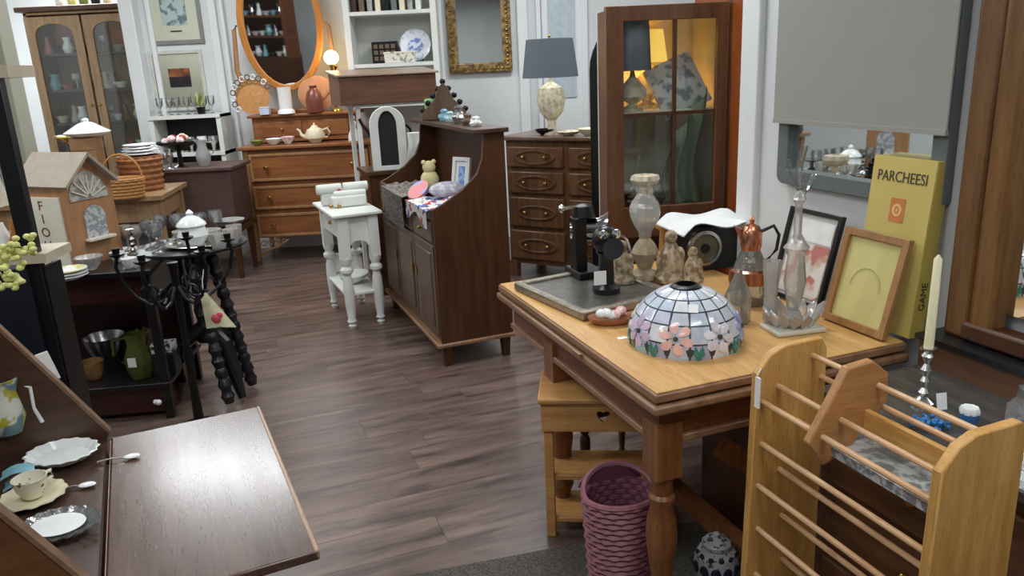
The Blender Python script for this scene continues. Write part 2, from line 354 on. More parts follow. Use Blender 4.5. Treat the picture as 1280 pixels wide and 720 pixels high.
def teapot(loc, label, m=china, r=.09, rz=0):
    t = thing('teapot', label, 'teapot', loc, rz)
    B().lathe([(r * .5, 0), (r * .55, .01), (r * .95, r * .45), (r, r * .8), (r * .75, r * 1.3), (r * .35, r * 1.5)]).obj('body', m, t)
    l = B().lathe([(r * .4, r * 1.48), (r * .3, r * 1.65), (r * .06, r * 1.75), (r * .12, r * 1.85), (r * .02, r * 1.95)]).obj('lid', m, t)
    B().tube([(-r * .9, 0, r * .55), (-r * 1.35, 0, r * .8), (-r * 1.5, 0, r * 1.25), (-r * 1.75, 0, r * 1.4)], [.018, .014, .01, .007]).obj('spout', m, t)
    B().tube([(r * .75, 0, r * 1.2), (r * 1.3, 0, r * 1.35), (r * 1.5, 0, r * .95), (r * 1.25, 0, r * .5), (r * .9, 0, r * .5)], .008).obj('handle', m, t); return t
def goblet(loc, label, m=crystal, h=.14, r=.035, group=None, name='goblet'):
    return B().lathe([(r * .85, 0), (r * .8, .004), (.005, .012), (.005, h * .45), (r * .8, h * .6), (r, h * .82), (r * .85, h), (r * .8, h), (r * .9, h * .8), (r * .6, h * .6), (.001, h * .5)], seg=14).obj(name, m, None, label, 'glass', group, loc)
def picture(loc, label, w, h, fm, parts, rot, name='framed_picture', cat='picture', fw=.02, mat_=tagm, glass=True):
    """upright picture, local x = width, z = height, origin bottom centre, facing -y"""
    t = thing(name, label, cat, loc, rot=rot)
    B().ringprism([(-w / 2, 0), (w / 2, 0), (w / 2, h), (-w / 2, h)], [(-w / 2 + fw, fw), (w / 2 - fw, fw), (w / 2 - fw, h - fw), (-w / 2 + fw, h - fw)], -.018, 0).obj('frame', fm, t, bevel=.002)
    B().box((0, -.004, h / 2), (w - fw, .004, h - fw)).obj('mount', mat_, t)
    for nm, (x, z, sx, sz), m in parts: B().box((x, -.0075, z), (sx, .003, sz)).obj(nm, m, t)
    if glass: B().box((0, -.0125, h / 2), (w - 2 * fw, .002, h - 2 * fw)).obj('glass', pane, t)
    return t
def box_thing(loc, d, m, name, label, cat, rz=0, group=None, lid=True, m2=None):
    t = thing(name, label, cat, loc, rz, group)
    B().box((0, 0, d[2] * .4), (d[0], d[1], d[2] * .8)).obj('body', m, t, bevel=.003)
    B().box((0, 0, d[2] * .9), (d[0] * 1.03, d[1] * 1.03, d[2] * .2)).obj('lid', m2 or m, t, bevel=.003); return t
def basket(loc, label, m, rx, ry, h, rz=0, handle=True, name='wicker_basket', rows=6):
    t = thing(name, label, 'basket', loc, rz)
    B().lathe([(.8, 0), (.82, 0.004), (1, h * .98), (.93, h * .98), (.76, .01), (.01, .01)], sc=(rx, ry), seg=28).obj('liner', m, t)
    for k in range(rows):
        z = h * (k + .5) / rows; q = .83 + .17 * z / h
        B().tube([(rx * q * math.cos(a) * (1.02 + .03 * (-1) ** (i + k)), ry * q * math.sin(a) * (1.02 + .03 * (-1) ** (i + k)), z) for i, a in enumerate([2 * math.pi * j / 28 for j in range(28)])], h / rows * .52, 5, True).obj('woven_band', m, t)
    B().tube([(rx * 1.03 * math.cos(2 * math.pi * j / 28), ry * 1.03 * math.sin(2 * math.pi * j / 28), h) for j in range(28)], .008, 6, True).obj('rim', m, t)
    if handle: B().tube([(rx * math.cos(a), 0, h + rx * 1.25 * math.sin(a)) for a in [math.pi * j / 14 for j in range(15)]], .007, 6).obj('handle', m, t)
    return t
def turned(h, r, m=None):  # generic turned-leg profile
    return [(r * .55, 0), (r * .8, h * .02), (r * .5, h * .05), (r * .62, h * .1), (r, h * .55), (r * .9, h * .6), (r * .55, h * .63), (r * 1.15, h * .67), (r * 1.15, h * .7), (r * .6, h * .73), (r * 1.0, h * .77), (r * 1.0, h * .79)]
def candlestick(loc, label, m, h, r=.04, candle=None, name='candlestick'):
    t = thing(name, label, 'candlestick', loc)
    B().lathe([(r, 0), (r, .008), (r * .4, .02), (r * .25, h * .15), (r * .5, h * .22), (r * .2, h * .3), (r * .45, h * .42), (r * .2, h * .5), (r * .5, h * .62), (r * .2, h * .72), (r * .55, h * .86), (r * .3, h * .92), (r * .7, h * .97), (r * .7, h)]).obj('stem', m, t)
    if candle: B().lathe([(.011, h), (.009, h + candle), (.002, h + candle + .01)], seg=12).obj('candle', waxc, t)
    return t
# ================================================================ RIGHT: oak draw-leaf table
TL = Vector((.338, 1.741, 0)); TW, TD, TH = .80, 1.14, .76      # front-left corner, width along LX, depth along LY
t = thing('draw_leaf_table', 'large oak draw-leaf table with moulded edge, turned legs and floral lampshade on top', 'table', TL, A)
B().box((TW / 2, TD / 2, TH - .012), (TW, TD, .024)).obj('tabletop', edgew, t, bevel=.005)
B().box((TW / 2, TD / 2, TH + .002), (TW - .012, TD - .012, .004)).obj('top_veneer', topoak, t, bevel=.0015)
B().box((TW / 2, TD / 2, TH - .043), (TW + .015, TD + .015, .026)).obj('draw_leaf', edgew, t, bevel=.008)
B().box((-.013, .42, TH - .03), (.012, .05, .012)).obj('leaf_catch', edgew, t)
ap = B().ringprism([(.04, .05), (TW - .04, .05), (TW - .04, TD - .05), (.04, TD - .05)], [(.06, .07), (TW - .06, .07), (TW - .06, TD - .07), (.06, TD - .07)], TH - .155, TH - .056, 'xy').obj('apron', redw, t)
B().ringprism([(.028, .038), (TW - .028, .038), (TW - .028, TD - .038), (.028, TD - .038)], [(.05, .06), (TW - .05, .06), (TW - .05, TD - .06), (.05, TD - .06)], TH - .165, TH - .145, 'xy').obj('apron_moulding', edgew, t, bevel=.004)
legp = [(.03, 0), (.034, .02), (.024, .05), (.03, .09), (.042, .12), (.03, .15), (.026, .18), (.036, .24), (.043, .30), (.04, .36), (.03, .40), (.036, .42), (.036, .43), (.028, .44), (.03, .50)]
for x, y in ((.065, .075), (TW - .065, .075), (.065, .74), (TW - .065, .74)):
    lg = B().lathe(legp, (x, y, 0), 8 if 0 else 20).box((x, y, .575), (.075, .075, .16)).obj('leg', redz, t)
B().box((TW / 2 + .04, .10, .38), (.44, .03, .06), rot=(0, R(38), 0)).obj('brace', redz, t)
B().box((TW / 2, .41, .12), (.05, .66, .05)).obj('stretcher', redz, t)
B().box((TW / 2 + .12, .35, .3), (.06, .34, .55)).obj('pedestal_panel', walnut, t, bevel=.01)
def onT(px, py, z=TH): return on(px, py, z + .004)
# stained glass lamp shade
def shade():
    c = onT(856, 426); Rr, Hh = .16, .152
    t = thing('stained_glass_lampshade', 'domed stained glass lampshade with pink and lilac flowers, resting on the oak table', 'lampshade', c, R(-8))
    def S_(a, q, lift=0):     # a azimuth, q 0 top .. 1 bottom
        ph = R(14) + q * R(84); r = Rr * math.sin(ph) + lift * math.sin(ph); z = Hh * math.cos(ph) * 1.02 + .013 + lift * math.cos(ph)
        if q > .85: r *= 1 - .25 * (q - .85)
        return Vector((r * math.cos(a), r * math.sin(a), z))
    b = B()
    b.lathe([((S_(0, q).x), S_(0, q).z) for q in [i / 12 for i in range(13)]], seg=48, cap=False)
    b.obj('lead_frame', plain('lead', sr(70, 74, 78), .4, metal=.4), t)
    B().lathe([(.038, Hh + .008), (.042, Hh + .014), (.032, Hh + .02), (.026, Hh + .02), (.026, Hh + .006)], cap=False).obj('top_ring', iron, t)
    cols = {}
    def gm(nm, c):
        if nm not in cols: cols[nm] = plain('glass_' + nm, c, .12, var=.15, scale=40)
        return cols[nm]
    wh = [gm('w%d' % i, c) for i, c in enumerate((sr(214, 220, 228), sr(196, 206, 218), sr(226, 228, 230), sr(206, 208, 222)))]
    def patch(poly, m, lift, nm, sub=4):
        b = B(); n = len(poly); ca = sum(p[0] for p in poly) / n; cq = sum(p[1] for p in poly) / n
        top = b.bm.verts.new(S_(ca, cq, lift + .0012)); rt = [b.bm.verts.new(S_(a, q, lift)) for a, q in poly]; rb = [b.bm.verts.new(S_(a, q, -.001)) for a, q in poly]
        for i in range(n):
            j = (i + 1) % n; b.bm.faces.new((top, rt[i], rt[j])); b.bm.faces.new((rt[i], rb[i], rb[j], rt[j]))
        b.obj(nm, m, t)
    N = 16
    for i in range(N):
        a0, a1 = 2 * math.pi * i / N + .018, 2 * math.pi * (i + 1) / N - .018
        for q0, q1 in ((.03, .2), (.22, .37), (.39, .54)):
            g = .02 / (1 + 2 * q0); patch([(a0 + g, q0), ((a0 + a1) / 2, q0), (a1 - g, q0), (a1, q1), ((a0 + a1) / 2, q1), (a0, q1)], random.choice(wh), .0016, 'glass_pane')
        for q0, q1 in ((.56, .76), (.78, .97)):
            patch([(a0, q0), ((a0 + a1) / 2, q0), (a1, q0), (a1, q1), ((a0 + a1) / 2, q1), (a0, q1)], random.choice(wh[:3] + [gm('grn', sr(90, 120, 96)), gm('aqua', sr(150, 196, 204)), gm('lil', sr(176, 178, 210))]) if q0 > .7 else random.choice(wh), .0016, 'glass_pane')
    fl_ = [('pink', sr(232, 184, 172)), ('white', sr(222, 216, 222)), ('blue', sr(160, 170, 214)), ('rose', sr(226, 170, 160)), ('lilac', sr(196, 190, 222)), ('sky', sr(170, 200, 226)), ('cream', sr(230, 226, 214)), ('mauve', sr(200, 176, 200))]
    for k, (nm, c) in enumerate(fl_):
        ac = R(-112 + 8) + 2 * math.pi * (k - 0) / 8; qc = .70; m1 = gm('f' + nm, c); m2 = gm('g' + nm, tuple(min(1, x * 1.18) for x in c))
        for j in range(6):
            th = j * math.pi / 3 + .3; poly = []
            for dr, dt in ((.05, 0), (.12, -.42), (.19, -.36), (.235, -.14), (.235, .14), (.19, .36), (.12, .42)):
                poly.append((ac + dr * 1.32 * math.cos(th + dt), qc + dr * .82 * math.sin(th + dt)))
            patch(poly, (m1, m2)[j % 2], .0045, 'petal')
        patch([(ac + .045 * math.cos(x), qc + .03 * math.sin(x)) for x in [i * math.pi / 4 for i in range(8)]], ink, .007, 'flower_centre')
        a2 = ac + math.pi / 8
        for s in (-1, 1): patch([(a2, .98), (a2 + s * .1, .88), (a2 + s * .06, .78), (a2, .86)], gm('leafg', sr(60, 132, 118)), .005, 'leaf')
    B().box((0, 0, 0), (.026, .002, .026)).obj('price_tag', tagm, t, loc=S_(R(-92 + 8), .33, .004), rot=(R(-50), 0, R(-2)))
shade()
# wooden / silver tray with goods
tr = on(700, 335, TH + .004)
cT = (on(650, 345, TH) + on(740, 385, TH)) / 2
trayc = TL + LX * .245 + LY * .83
t = thing('silver_tray', 'square pewter tray with rope edge at the far end of the oak table', 'tray', (trayc.x, trayc.y, TH + .005), A + R(8))
B().box((0, 0, .014), (.36, .42, .012)).obj('tray_base', plain('dull_pewter', sr(120, 118, 112), .28, metal=.6, var=.3, scale=30), t)
B().ringprism([(-.195, -.225), (.195, -.225), (.195, .225), (-.195, .225)], [(-.165, -.195), (.165, -.195), (.165, .195), (-.165, .195)], 0, .03, 'xy').obj('rope_rim', plain('pewter_rim', sr(150, 140, 124), .35, metal=.5, var=.4, scale=80), t, bevel=.006)
TZ = TH + .027
def onTray(px, py): return on(px, py, TZ)
# black desk telephone-like meter with chrome details
c = onTray(758, 364)
t = thing('candlestick_telephone', 'upright black old telephone with chrome bells standing on the pewter tray', 'telephone', c, R(10)); t.scale = (1.4,) * 3
B().lathe([(.034, 0), (.034, .012), (.02, .02), (.018, .09), (.024, .10)], (0, 0, 0)).obj('stem', black, t)
B().ball((0, 0, .13), .034, (1, .9, 1.1)).obj('head', black, t)
B().lathe([(.012, 0), (.014, .012), (.026, .03), (.022, .03)], (0, -.03, .12), rot=(R(90), 0, 0)).obj('mouthpiece', black, t)
for s in (-1, 1): B().lathe([(.011, 0), (.011, .004), (.007, .006)], (s * .016, -.031, .15), rot=(R(90), 0, 0), seg=14).obj('dial', chrome, t)
B().box((-.026, -.035, .045), (.03, .002, .034)).obj('price_tag', tagm, t)
c = onTray(731, 343)
t = thing('meat_grinder', 'black iron and chrome mechanical grinder behind the candlestick telephone', 'grinder', (c.x, c.y, TZ), R(20)); t.scale = (1.15, 1.15, 1.3)
B().box((0, 0, .01), (.09, .12, .02)).box((-.02, 0, .09), (.04, .05, .16)).obj('stand', iron, t, bevel=.004)
B().lathe([(.03, -.06), (.034, -.05), (.034, .03), (.05, .06), (.046, .06)], (.02, 0, .13), rot=(R(90), 0, R(60))).obj('barrel', chrome, t)
B().tube([(.0, 0, .17), (-.03, 0, .2), (-.07, -.01, .2)], .006).ball((-.08, -.01, .2), .012).obj('crank', chrome, t)
B().lathe([(.038, .0), (.03, .03), (.012, .035)], (.0, 0, .17), seg=16).obj('hopper', iron, t)
t = thing('round_chrome_pot', 'curved chrome kettle with looped handle between telephone and crystal lamp', 'kettle', onTray(775, 338), 0)
B().lathe([(.035, 0), (.045, .02), (.046, .05), (.03, .08), (.012, .088), (.014, .1)]).obj('body', silver, t)
B().tube([(.04 * math.cos(a), 0, .06 + .075 * math.sin(a)) for a in [math.pi * j / 12 for j in range(13)]], .005).obj('handle', chrome, t)
# crystal oil lamp
c = onTray(806, 346)
t = thing('crystal_lamp', 'tall cut crystal lamp with ornate brass crown standing behind the lampshade', 'lamp', c, 0); t.scale = (1.15, 1.15, 1.03)
B().lathe([(.05, 0), (.045, .015), (.02, .03), (.03, .06), (.042, .09), (.03, .12), (.016, .14), (.02, .15)], nw=8, wav=.05, seg=32).obj('foot', plain('antique_stone', sr(176, 160, 130), .5, var=.3, scale=40), t)
B().lathe([(.018, .15), (.024, .168), (.034, .185), (.042, .203), (.047, .22), (.049, .237), (.047, .252), (.041, .268), (.03, .285), (.024, .30)], seg=11).obj('font', crystalw, t, smooth=False)
B().lathe([(.024, .30), (.022, .32), (.034, .33), (.042, .345), (.038, .36), (.015, .362), (.012, .35)], nw=8, wav=.09, seg=32).obj('crown', plain('ivory_metal', sr(214, 204, 180), .3, metal=.2, var=.2, scale=60), t)
for k in range(8):
    a = k * math.pi / 4; B().ball((.04 * math.cos(a), .04 * math.sin(a), .318), .006, (1, 1, 2), 6).obj('prism_drop', crystal, t)
def figurine(loc, label, s=1, m=None):
    t = thing('stone_figurine', label, 'figurine', loc, R(random.uniform(-30, 30)))
    m = m or spotty('worn_stone', sr(186, 168, 138), sr(128, 108, 82), 40, .45, .6, .6)
    B().lathe([(.038 * s, 0), (.04 * s, .01 * s), (.034 * s, .02 * s), (.03 * s, .03 * s)], nw=5, wav=.06).obj('base', m, t)
    B().lathe([(.03 * s, .028 * s), (.032 * s, .05 * s), (.02 * s, .08 * s), (.012 * s, .095 * s)], nw=7, wav=.1, seg=28).ball((.018 * s, -.01 * s, .065 * s), .014 * s, (1, 1, 1.4), 8).ball((-.018 * s, -.01 * s, .062 * s), .013 * s, (1, 1, 1.4), 8).obj('robe', m, t)
    B().ball((0, 0, .108 * s), .016 * s, (1, 1, 1.15), 10).obj('head', m, t); return t
figurine(onTray(778, 352), 'small brown stone seated figurine left of the crystal lamp foot', 1.2)
figurine(onTray(838, 350), 'larger tan stone figurine directly right of the crystal lamp', 1.45)
figurine(onTray(866, 352), 'little tan stone figurine at the back beside the speaker-like clock', 1.0)
# wooden post lamp + camera-like black thing with white cloth
c = TL + LX * .40 + LY * 1.03; bc = Vector((c.x, c.y, TH + .005))
t = thing('wooden_spindle', 'short turned blond wood column behind the crystal lamp', 'column', on(829, 322, TH + .004), 0)
B().lathe([(.03, 0), (.03, .02), (.018, .03), (.016, .11), (.022, .12), (.032, .125), (.034, .14)]).obj('column', pinew, t)
p = on(885, 342, TH + .004)
t = thing('record_turntable', 'black boxed dial instrument with round silver rimmed face at the rear of the table', 'gauge', (p.x, p.y + .07, TH + .005), R(12))
B().box((.05, .05, .085), (.24, .16, .17)).obj('case', black, t, bevel=.006)
B().lathe([(.068, 0), (.068, .012), (.056, .016), (.054, .006)], (-.015, -.03, .09), rot=(R(90), 0, 0), seg=32).obj('rim', silver, t)
B().lathe([(.055, 0), (.055, .006), (.02, .012), (.012, .012)], (-.015, -.03, .09), rot=(R(90), 0, 0), seg=32).obj('cone', plain('dial_dark', sr(96, 90, 70), .4, var=.3), t)
B().lathe([(.022, .005), (.018, .016)], (-.015, -.03, .09), rot=(R(90), 0, 0)).obj('hub', black, t)
B().sheet(lambda u, v: ((u - .5) * .34 + .05, (v - .5) * .26 + .05, .19 + .012 * math.sin(u * 9) * math.cos(v * 7) - (.03 * max(0, abs(u - .5) - .36) / .14)), 16, 12, .004).obj('folded_white_cloth', fabric_w, label='folded white cloth laid over the black dial instrument', cat='cloth', loc=(p.x, p.y + .07, TH), rz=R(12))
# crystal decanter copper topped
c = onT(925, 402)
t = thing('copper_coffee_pot', 'glass and copper carafe with black handle behind the lampshade', 'carafe', on(936, 378, TH + .004), R(-15)); t.scale = (1.12, 1.12, 1.2)
B().lathe([(.05, 0), (.056, .01), (.058, .07), (.04, .12), (.026, .15), (.026, .155)]).obj('glass_body', smoke, t)
B().lathe([(.0585, .06), (.0605, .062), (.0605, .095), (.052, .1)], cap=False).obj('copper_band', copper, t)
B().lathe([(.027, .15), (.03, .16), (.03, .20), (.02, .215), (.006, .22), (.008, .232), (.003, .24)]).obj('copper_lid', copper, t)
B().prism([(-.028, .17), (-.05, .215), (-.028, .205)], -.008, .008).obj('spout', copper, t)
B().tube([(.028, 0, .2), (.06, 0, .215), (.075, 0, .19), (.07, 0, .15), (.045, 0, .12)], .005).obj('handle', black, t)
vessel(on(921, 402, TH + .004), 'smoky square shouldered glass decanter right of the lampshade', [(.042, 0), (.042, .08), (.038, .092), (.013, .15), (.012, .165), (.002, .166)], smoke, 'glass_decanter', 'decanter', seg=6)
# glass candelabra / epergne on ornate base
c = onT(990, 412)
t = thing('crystal_ewer', 'tall clear crystal epergne with ruffled leaf base at the table corner', 'vase', c, 0); t.scale = (1.3, 1.3, 1.25)
B().box((0, 0, .006), (.12, .085, .012)).obj('plinth', plain('ivory_resin', sr(206, 204, 188), .3), t, rz=R(12), bevel=.004)
for k in range(14):
    a = 2 * math.pi * k / 14; L = .03 + .018 * random.random()
    B().prism([(0, 0), (.014, .02), (.016, L), (0, L + .018), (-.012, L * .7)], -.003, .003, rot=(R(28), 0, 0)).obj('crystal_leaf', crystalw, t, loc=(.042 * math.cos(a), .032 * math.sin(a), .012), rz=a + R(90))
B().lathe([(.03, .012), (.022, .03), (.012, .05), (.016, .07), (.024, .12), (.018, .18), (.028, .2), (.02, .21), (.009, .23), (.008, .30), (.014, .31), (.006, .33)], nw=6, wav=.06, seg=24).obj('stem', crystalw, t)
B().tube([(0, 0, .30), (.02, 0, .34), (.03, 0, .37)], .005).tube([(0, 0, .33), (-.02, 0, .37), (-.03, 0, .40)], .004).tube([(0, 0, .33), (.0, .01, .38), (.005, 0, .43)], .008).obj('branch', crystal, t)
B().lathe([(.016, 0), (.014, .06), (.02, .14), (.02, .145), (.01, .05)], (-.045, .02, .02), nw=5, wav=.08, seg=20).obj('side_flute', crystalw, t)
# shell / china dish with pink roses
c = onT(764, 404)
t = thing('china_trinket_dish', 'small brown rimmed dish of white and pink china flowers left of the lampshade', 'dish', c, 0); t.scale = (1.5, 1.5, 1.5)
B().lathe([(.03, 0), (.042, .008), (.045, .016), (.04, .014), (.02, .006)], sc=(1.1, .7)).obj('dish', plain('brown_glaze', sr(150, 96, 70), .3), t)
for k in range(7): B().ball((random.uniform(-.032, .032), random.uniform(-.012, .012), .02 + .006 * random.random()), .012, (1, 1, .8), 8).obj('china_flower', (china, pinkf)[k % 2], t)
B().box((0, 0, 0), (.03, .02, .002)).obj('price_tag', tagm, label='white paper price tag lying on the oak table by the lampshade', cat='tag', loc=onT(778, 423) + Vector((0, 0, .001)), rz=.3)
B().ball((0, 0, .012), .012).ball((.012, .004, .02), .01).ball((-.01, 0, .024), .009).ball((.0, .0, .034), .008).obj('green_glass_bird', plain('lime_glass', sr(190, 210, 90), .15), label='tiny lime green glass ornament behind the lampshade', cat='ornament', loc=onT(888, 378))
# black framed picture leaning on wall
def lean(tpar, off, z, tilt=0): p = wallpt(tpar, off, z); return p
rotw = (R(-14), 0, A - R(90))
art = spotty('faded_print', sr(222, 216, 206), sr(196, 156, 130), 16, .5, .62, .5, c3=sr(190, 120, 110))
picture(wallpt(.45, .13, TH + .006), 'black framed faded print leaning on the wall behind the crystal epergne', .235, .30, black, [('print', (0, .11, .18, .17), art), ('painted_glare', (0, .235, .18, .07), plain('glare_white', sr(232, 232, 228), .35))], rotw, fw=.014, glass=False, mat_=plain('print_paper', sr(214, 212, 206), .5))  # white band above the print is glare painted as colour
t = picture(wallpt(.165, .16, TH + .006), 'brown wooden frame with pale yellow backing leaning against the yellow box', .235, .285, wood('tan_frame', sr(140, 98, 56), sr(170, 126, 78), 2, .35), [], rotw, fw=.022, glass=False, mat_=plain('straw_card', sr(206, 196, 128), .55, var=.06), name='wooden_picture_frame')
B().tube([(.0 + .055 * math.cos(a), -.0085, .12 + .06 * math.sin(a)) for a in [math.pi * j / 14 for j in range(15)]], .0012, 4).obj('arch_line', plain('pencil_line', sr(176, 164, 100), .6), t)
# yellow game box
t = thing('game_box', 'tall yellow cardboard game box with red square emblem leaning on the wall', 'box', wallpt(.135, .075, TH + .006), rot=(R(-5), 0, A - R(90)))
B().box((0, 0, .245), (.215, .05, .49)).obj('box_body', yellows, t, bevel=.002)
B().box((0, -.0262, .245), (.213, .0024, .488)).obj('box_front', yellowbox, t)
text('PARCHEESI', .037, ink, t, (0, -.028, .435), (R(90), 0, 0), sc=(.95, 1.15, 1))
B().box((0, -.0282, .345), (.05, .001, .066)).obj('emblem', orange, t)
B().ringprism([(.016 * math.cos(a), .345 + .018 * math.sin(a)) for a in [2 * math.pi * k / 16 for k in range(16)]], [(.009 * math.cos(a), .345 + .011 * math.sin(a)) for a in [2 * math.pi * k / 16 for k in range(16)]], -.0295, -.0285).box((0, -.029, .345), (.006, .001, .01)).obj('emblem_ring', plain('pale_print', sr(232, 196, 130), .6), t)
text('GAME', .03, ink, t, (.1085, 0, .12), (R(90), R(-90), R(90)))
# wall mirror with grey blind
mc = wallpt(.36, .0, 0)
t = thing('wall_mirror', 'large wall mirror in a flat grey frame behind the oak table', 'mirror', (mc.x, mc.y, 1.12), A - R(90))
w2 = .335; h2 = 1.3
def rr(w, h, r, z0=0):
    pts = []
    for cx, cz, a0 in ((w - r, z0 + r, -90), (w - r, z0 + h - r, 0), (-w + r, z0 + h - r, 90), (-w + r, z0 + r, 180)):
        for k in range(5): a = R(a0 + k * 22.5); pts.append((cx + r * math.cos(a), cz + r * math.sin(a)))
    return pts
B().ringprism(rr(w2, h2, .03), rr(w2 - .05, h2 - .1, .004, .05), -.035, -.001).obj('frame', greyf, t, bevel=.003)
B().box((0, -.008, h2 / 2), (w2 * 2 - .09, .006, h2 - .08)).obj('glass', mirror, t)
t = thing('roller_blind', 'plain grey roller blind hanging in front of the wall mirror', 'blind', (mc.x, mc.y, 0), A - R(90))
B().box((.0, -.05, 1.33 + .5), (.68, .006, 1.0)).obj('blind_cloth', blindm, t)
B().box((.0, -.05, 1.33), (.68, .012, .014)).obj('bottom_bar', blindm, t)
# ================================================================ chest with grey top & big mirror at far right
CW = .46
t = thing('marble_top_chest', 'low brown chest with dark polished top behind the oak rack', 'chest', wallpt(-.03, .01), A + R(180))
# local x -> toward room, local y -> toward camera
B().box((CW / 2, .62, .705), (CW, 1.24, .03)).obj('top', gchest, t, bevel=.005)
B().box((CW / 2, .62, .36), (CW - .04, 1.2, .66)).obj('carcass', chestw, t)
for k in range(2):
    for j in range(3):
        dr = B().box((CW - .012, .33 + k * .58, .17 + j * .2), (.02, .54, .18)).obj('drawer', chestw, t, bevel=.006)
        B().ball((CW + .012, .33 + k * .58, .17 + j * .2), .014).obj('knob', brass, dr)
CZ = .721
def onC(px, py): return on(px, py, CZ)
t = thing('dresser_mirror', 'tall mirror in a wide brown moulded wooden frame standing on the dark topped chest', 'mirror', wallpt(.0, .015, .085), A + R(180))
B().box((.03, .085, CZ + .62), (.05, .075, 1.24)).obj('outer_stile', framew, t, bevel=.012)
B().box((.035, .055 + .105, CZ + .62), (.06, .07, 1.24)).obj('inner_stile', wood('stile_light', sr(106, 72, 38), sr(136, 96, 54), 2, .3), t, bevel=.014)
B().box((.02, .12, CZ + .62), (.02, .02, 1.24)).obj('groove', dark, t)
B().box((.02, .7, CZ + .64), (.008, 1.02, 1.1)).obj('glass', mirror, t)
B().box((.04, .66, CZ + .03), (.06, 1.1, .05)).obj('bottom_rail', walnut, t, bevel=.01)
B().box((.06, .62, CZ - .005), (.12, 1.2, .014)).obj('ledge_top', black, t)
B().box((.055, .62, CZ - .05), (.1, 1.19, .078)).obj('ledge', chestw, t)
candlestick(onC(1153, 505), 'pale tapered candle in a turned silver candlestick on the dark chest top', silver, .145, .026, .215)
# fix: beads, cup, tray, glass jar
t = thing('bead_bundle', 'heap of bright blue beads lying on the dark chest behind the rack', 'beads', onC(1157, 534)); tag(t, group=None)
bb = B()
for k in range(60): bb.ball((random.gauss(0, .02), random.gauss(0, .012), .006 + random.random() * .012), .0055, seg=6)
bb.obj('beads', plain('blue_bead', sr(50, 120, 180), .15, var=.3, scale=200), t, kind='stuff')
p = onC(1210, 530)
t = thing('mustard_pot', 'small blue and white china cup on the dark chest near the mirror', 'cup', (p.x, p.y, CZ))
B().lathe([(.014, 0), (.019, .01), (.02, .03), (.017, .036)]).obj('bowl', bluegl, t)
B().lathe([(.0205, .028), (.021, .036), (.018, .042), (.015, .04)], wav=.05, nw=8, seg=32).obj('white_rim', china, t)
B().box((0, 0, .021), (.026, .002, .04), rot=(R(-12), 0, 0)).obj('price_tag', tagm, label='white paper price tag propped beside the silver candlestick', cat='tag', loc=onC(1176, 512), rz=R(10))
t = thing('silver_serving_tray', 'tarnished engraved silver tray seen between the rack rods', 'tray', onC(1122, 588), A + R(90))
B().box((0, 0, .006), (.26, .13, .01)).obj('tray_base', spotty('chased_silver', (.42, .43, .42), (.16, .17, .17), 45, .45, .58, .3), t, bevel=.004)
B().ringprism([(-.14, -.075), (.14, -.075), (.14, .075), (-.14, .075)], [(-.125, -.06), (.125, -.06), (.125, .06), (-.125, .06)], 0, .02, 'xy').obj('tray_rim', spotty('engraved_silver', (.5, .5, .5), (.2, .2, .2), 60, .45, .55, .3), t)
p = onC(1272, 560)
t = thing('cut_glass_jar', 'cut glass jar at the right edge beside the oak rack', 'jar', (p.x + .02, p.y, CZ))
B().lathe([(.035, 0), (.045, .01), (.045, .09), (.03, .11), (.03, .12)], nw=16, wav=.05, seg=48).obj('body', crystal, t)
B().lathe([(.032, .12), (.03, .135), (.01, .145), (.012, .16), (.004, .166)]).obj('stopper', crystal, t)
# ================================================================ oak rod rack
RH = .90
rl = on(945, 436, RH); rrp = on(1176, 550, RH)
dirv = (rl - rrp); RLn = dirv.length; rang = math.atan2(-dirv.x, dirv.y)
t = thing('rod_rack', 'oak floor rack of parallel round rods between two tall end boards', 'rack', (rrp.x, rrp.y, 0), rang)
D = .195
def endboard(y, nm):
    pr = [(0.0, 0.012), (-.012, .0), (D + .012, .0), (D, .012), (D, RH - .004), (D - .01, RH), (.05, RH), (.02, RH - .02), (.0, RH - .06)]
    pr = [(-.015, 0), (D + .015, 0), (D + .002, RH - .03), (D - .012, RH), (.075, RH - .002), (.035, RH - .018), (.0, RH - .06)]
    return B().prism(pr, y - .011, y + .011).obj(nm, oak, t, bevel=.003)
endboard(0, 'end_board'); endboard(RLn, 'end_board')
for x, z in ((.015, .77), (.06, .80), (.155, .86), (.185, .80), (.02, .66), (.12, .70), (.015, .55), (.075, .58), (.02, .43), (.09, .45), (.02, .30), (.10, .32), (.02, .16), (.1, .17)):
    B().tube([(x, .005, z), (x, RLn - .005, z)], .0068, 10).obj('rod', rodw, t)
ym = RLn * .60
B().prism([(-.02, .76), (.02, .70), (.08, .715), (.185, .82), (.18, .885), (.135, .92), (.07, .915)], ym - .011, ym + .011).obj('divider', wood('divider_wood', sr(164, 112, 64), sr(190, 138, 84), 0, .4), t, bevel=.004)
B().box((.13, RLn * .32, .785), (.014, RLn * .6, .05)).obj('inner_rail', oak_y, t, bevel=.003)
B().box((-.006, RLn - .02, .80), (.004, .016, .075)).tube([(-.004, RLn - .014, .84), (.008, RLn - .012, .855)], .0012, 5).obj('hang_tag', tagm, t)
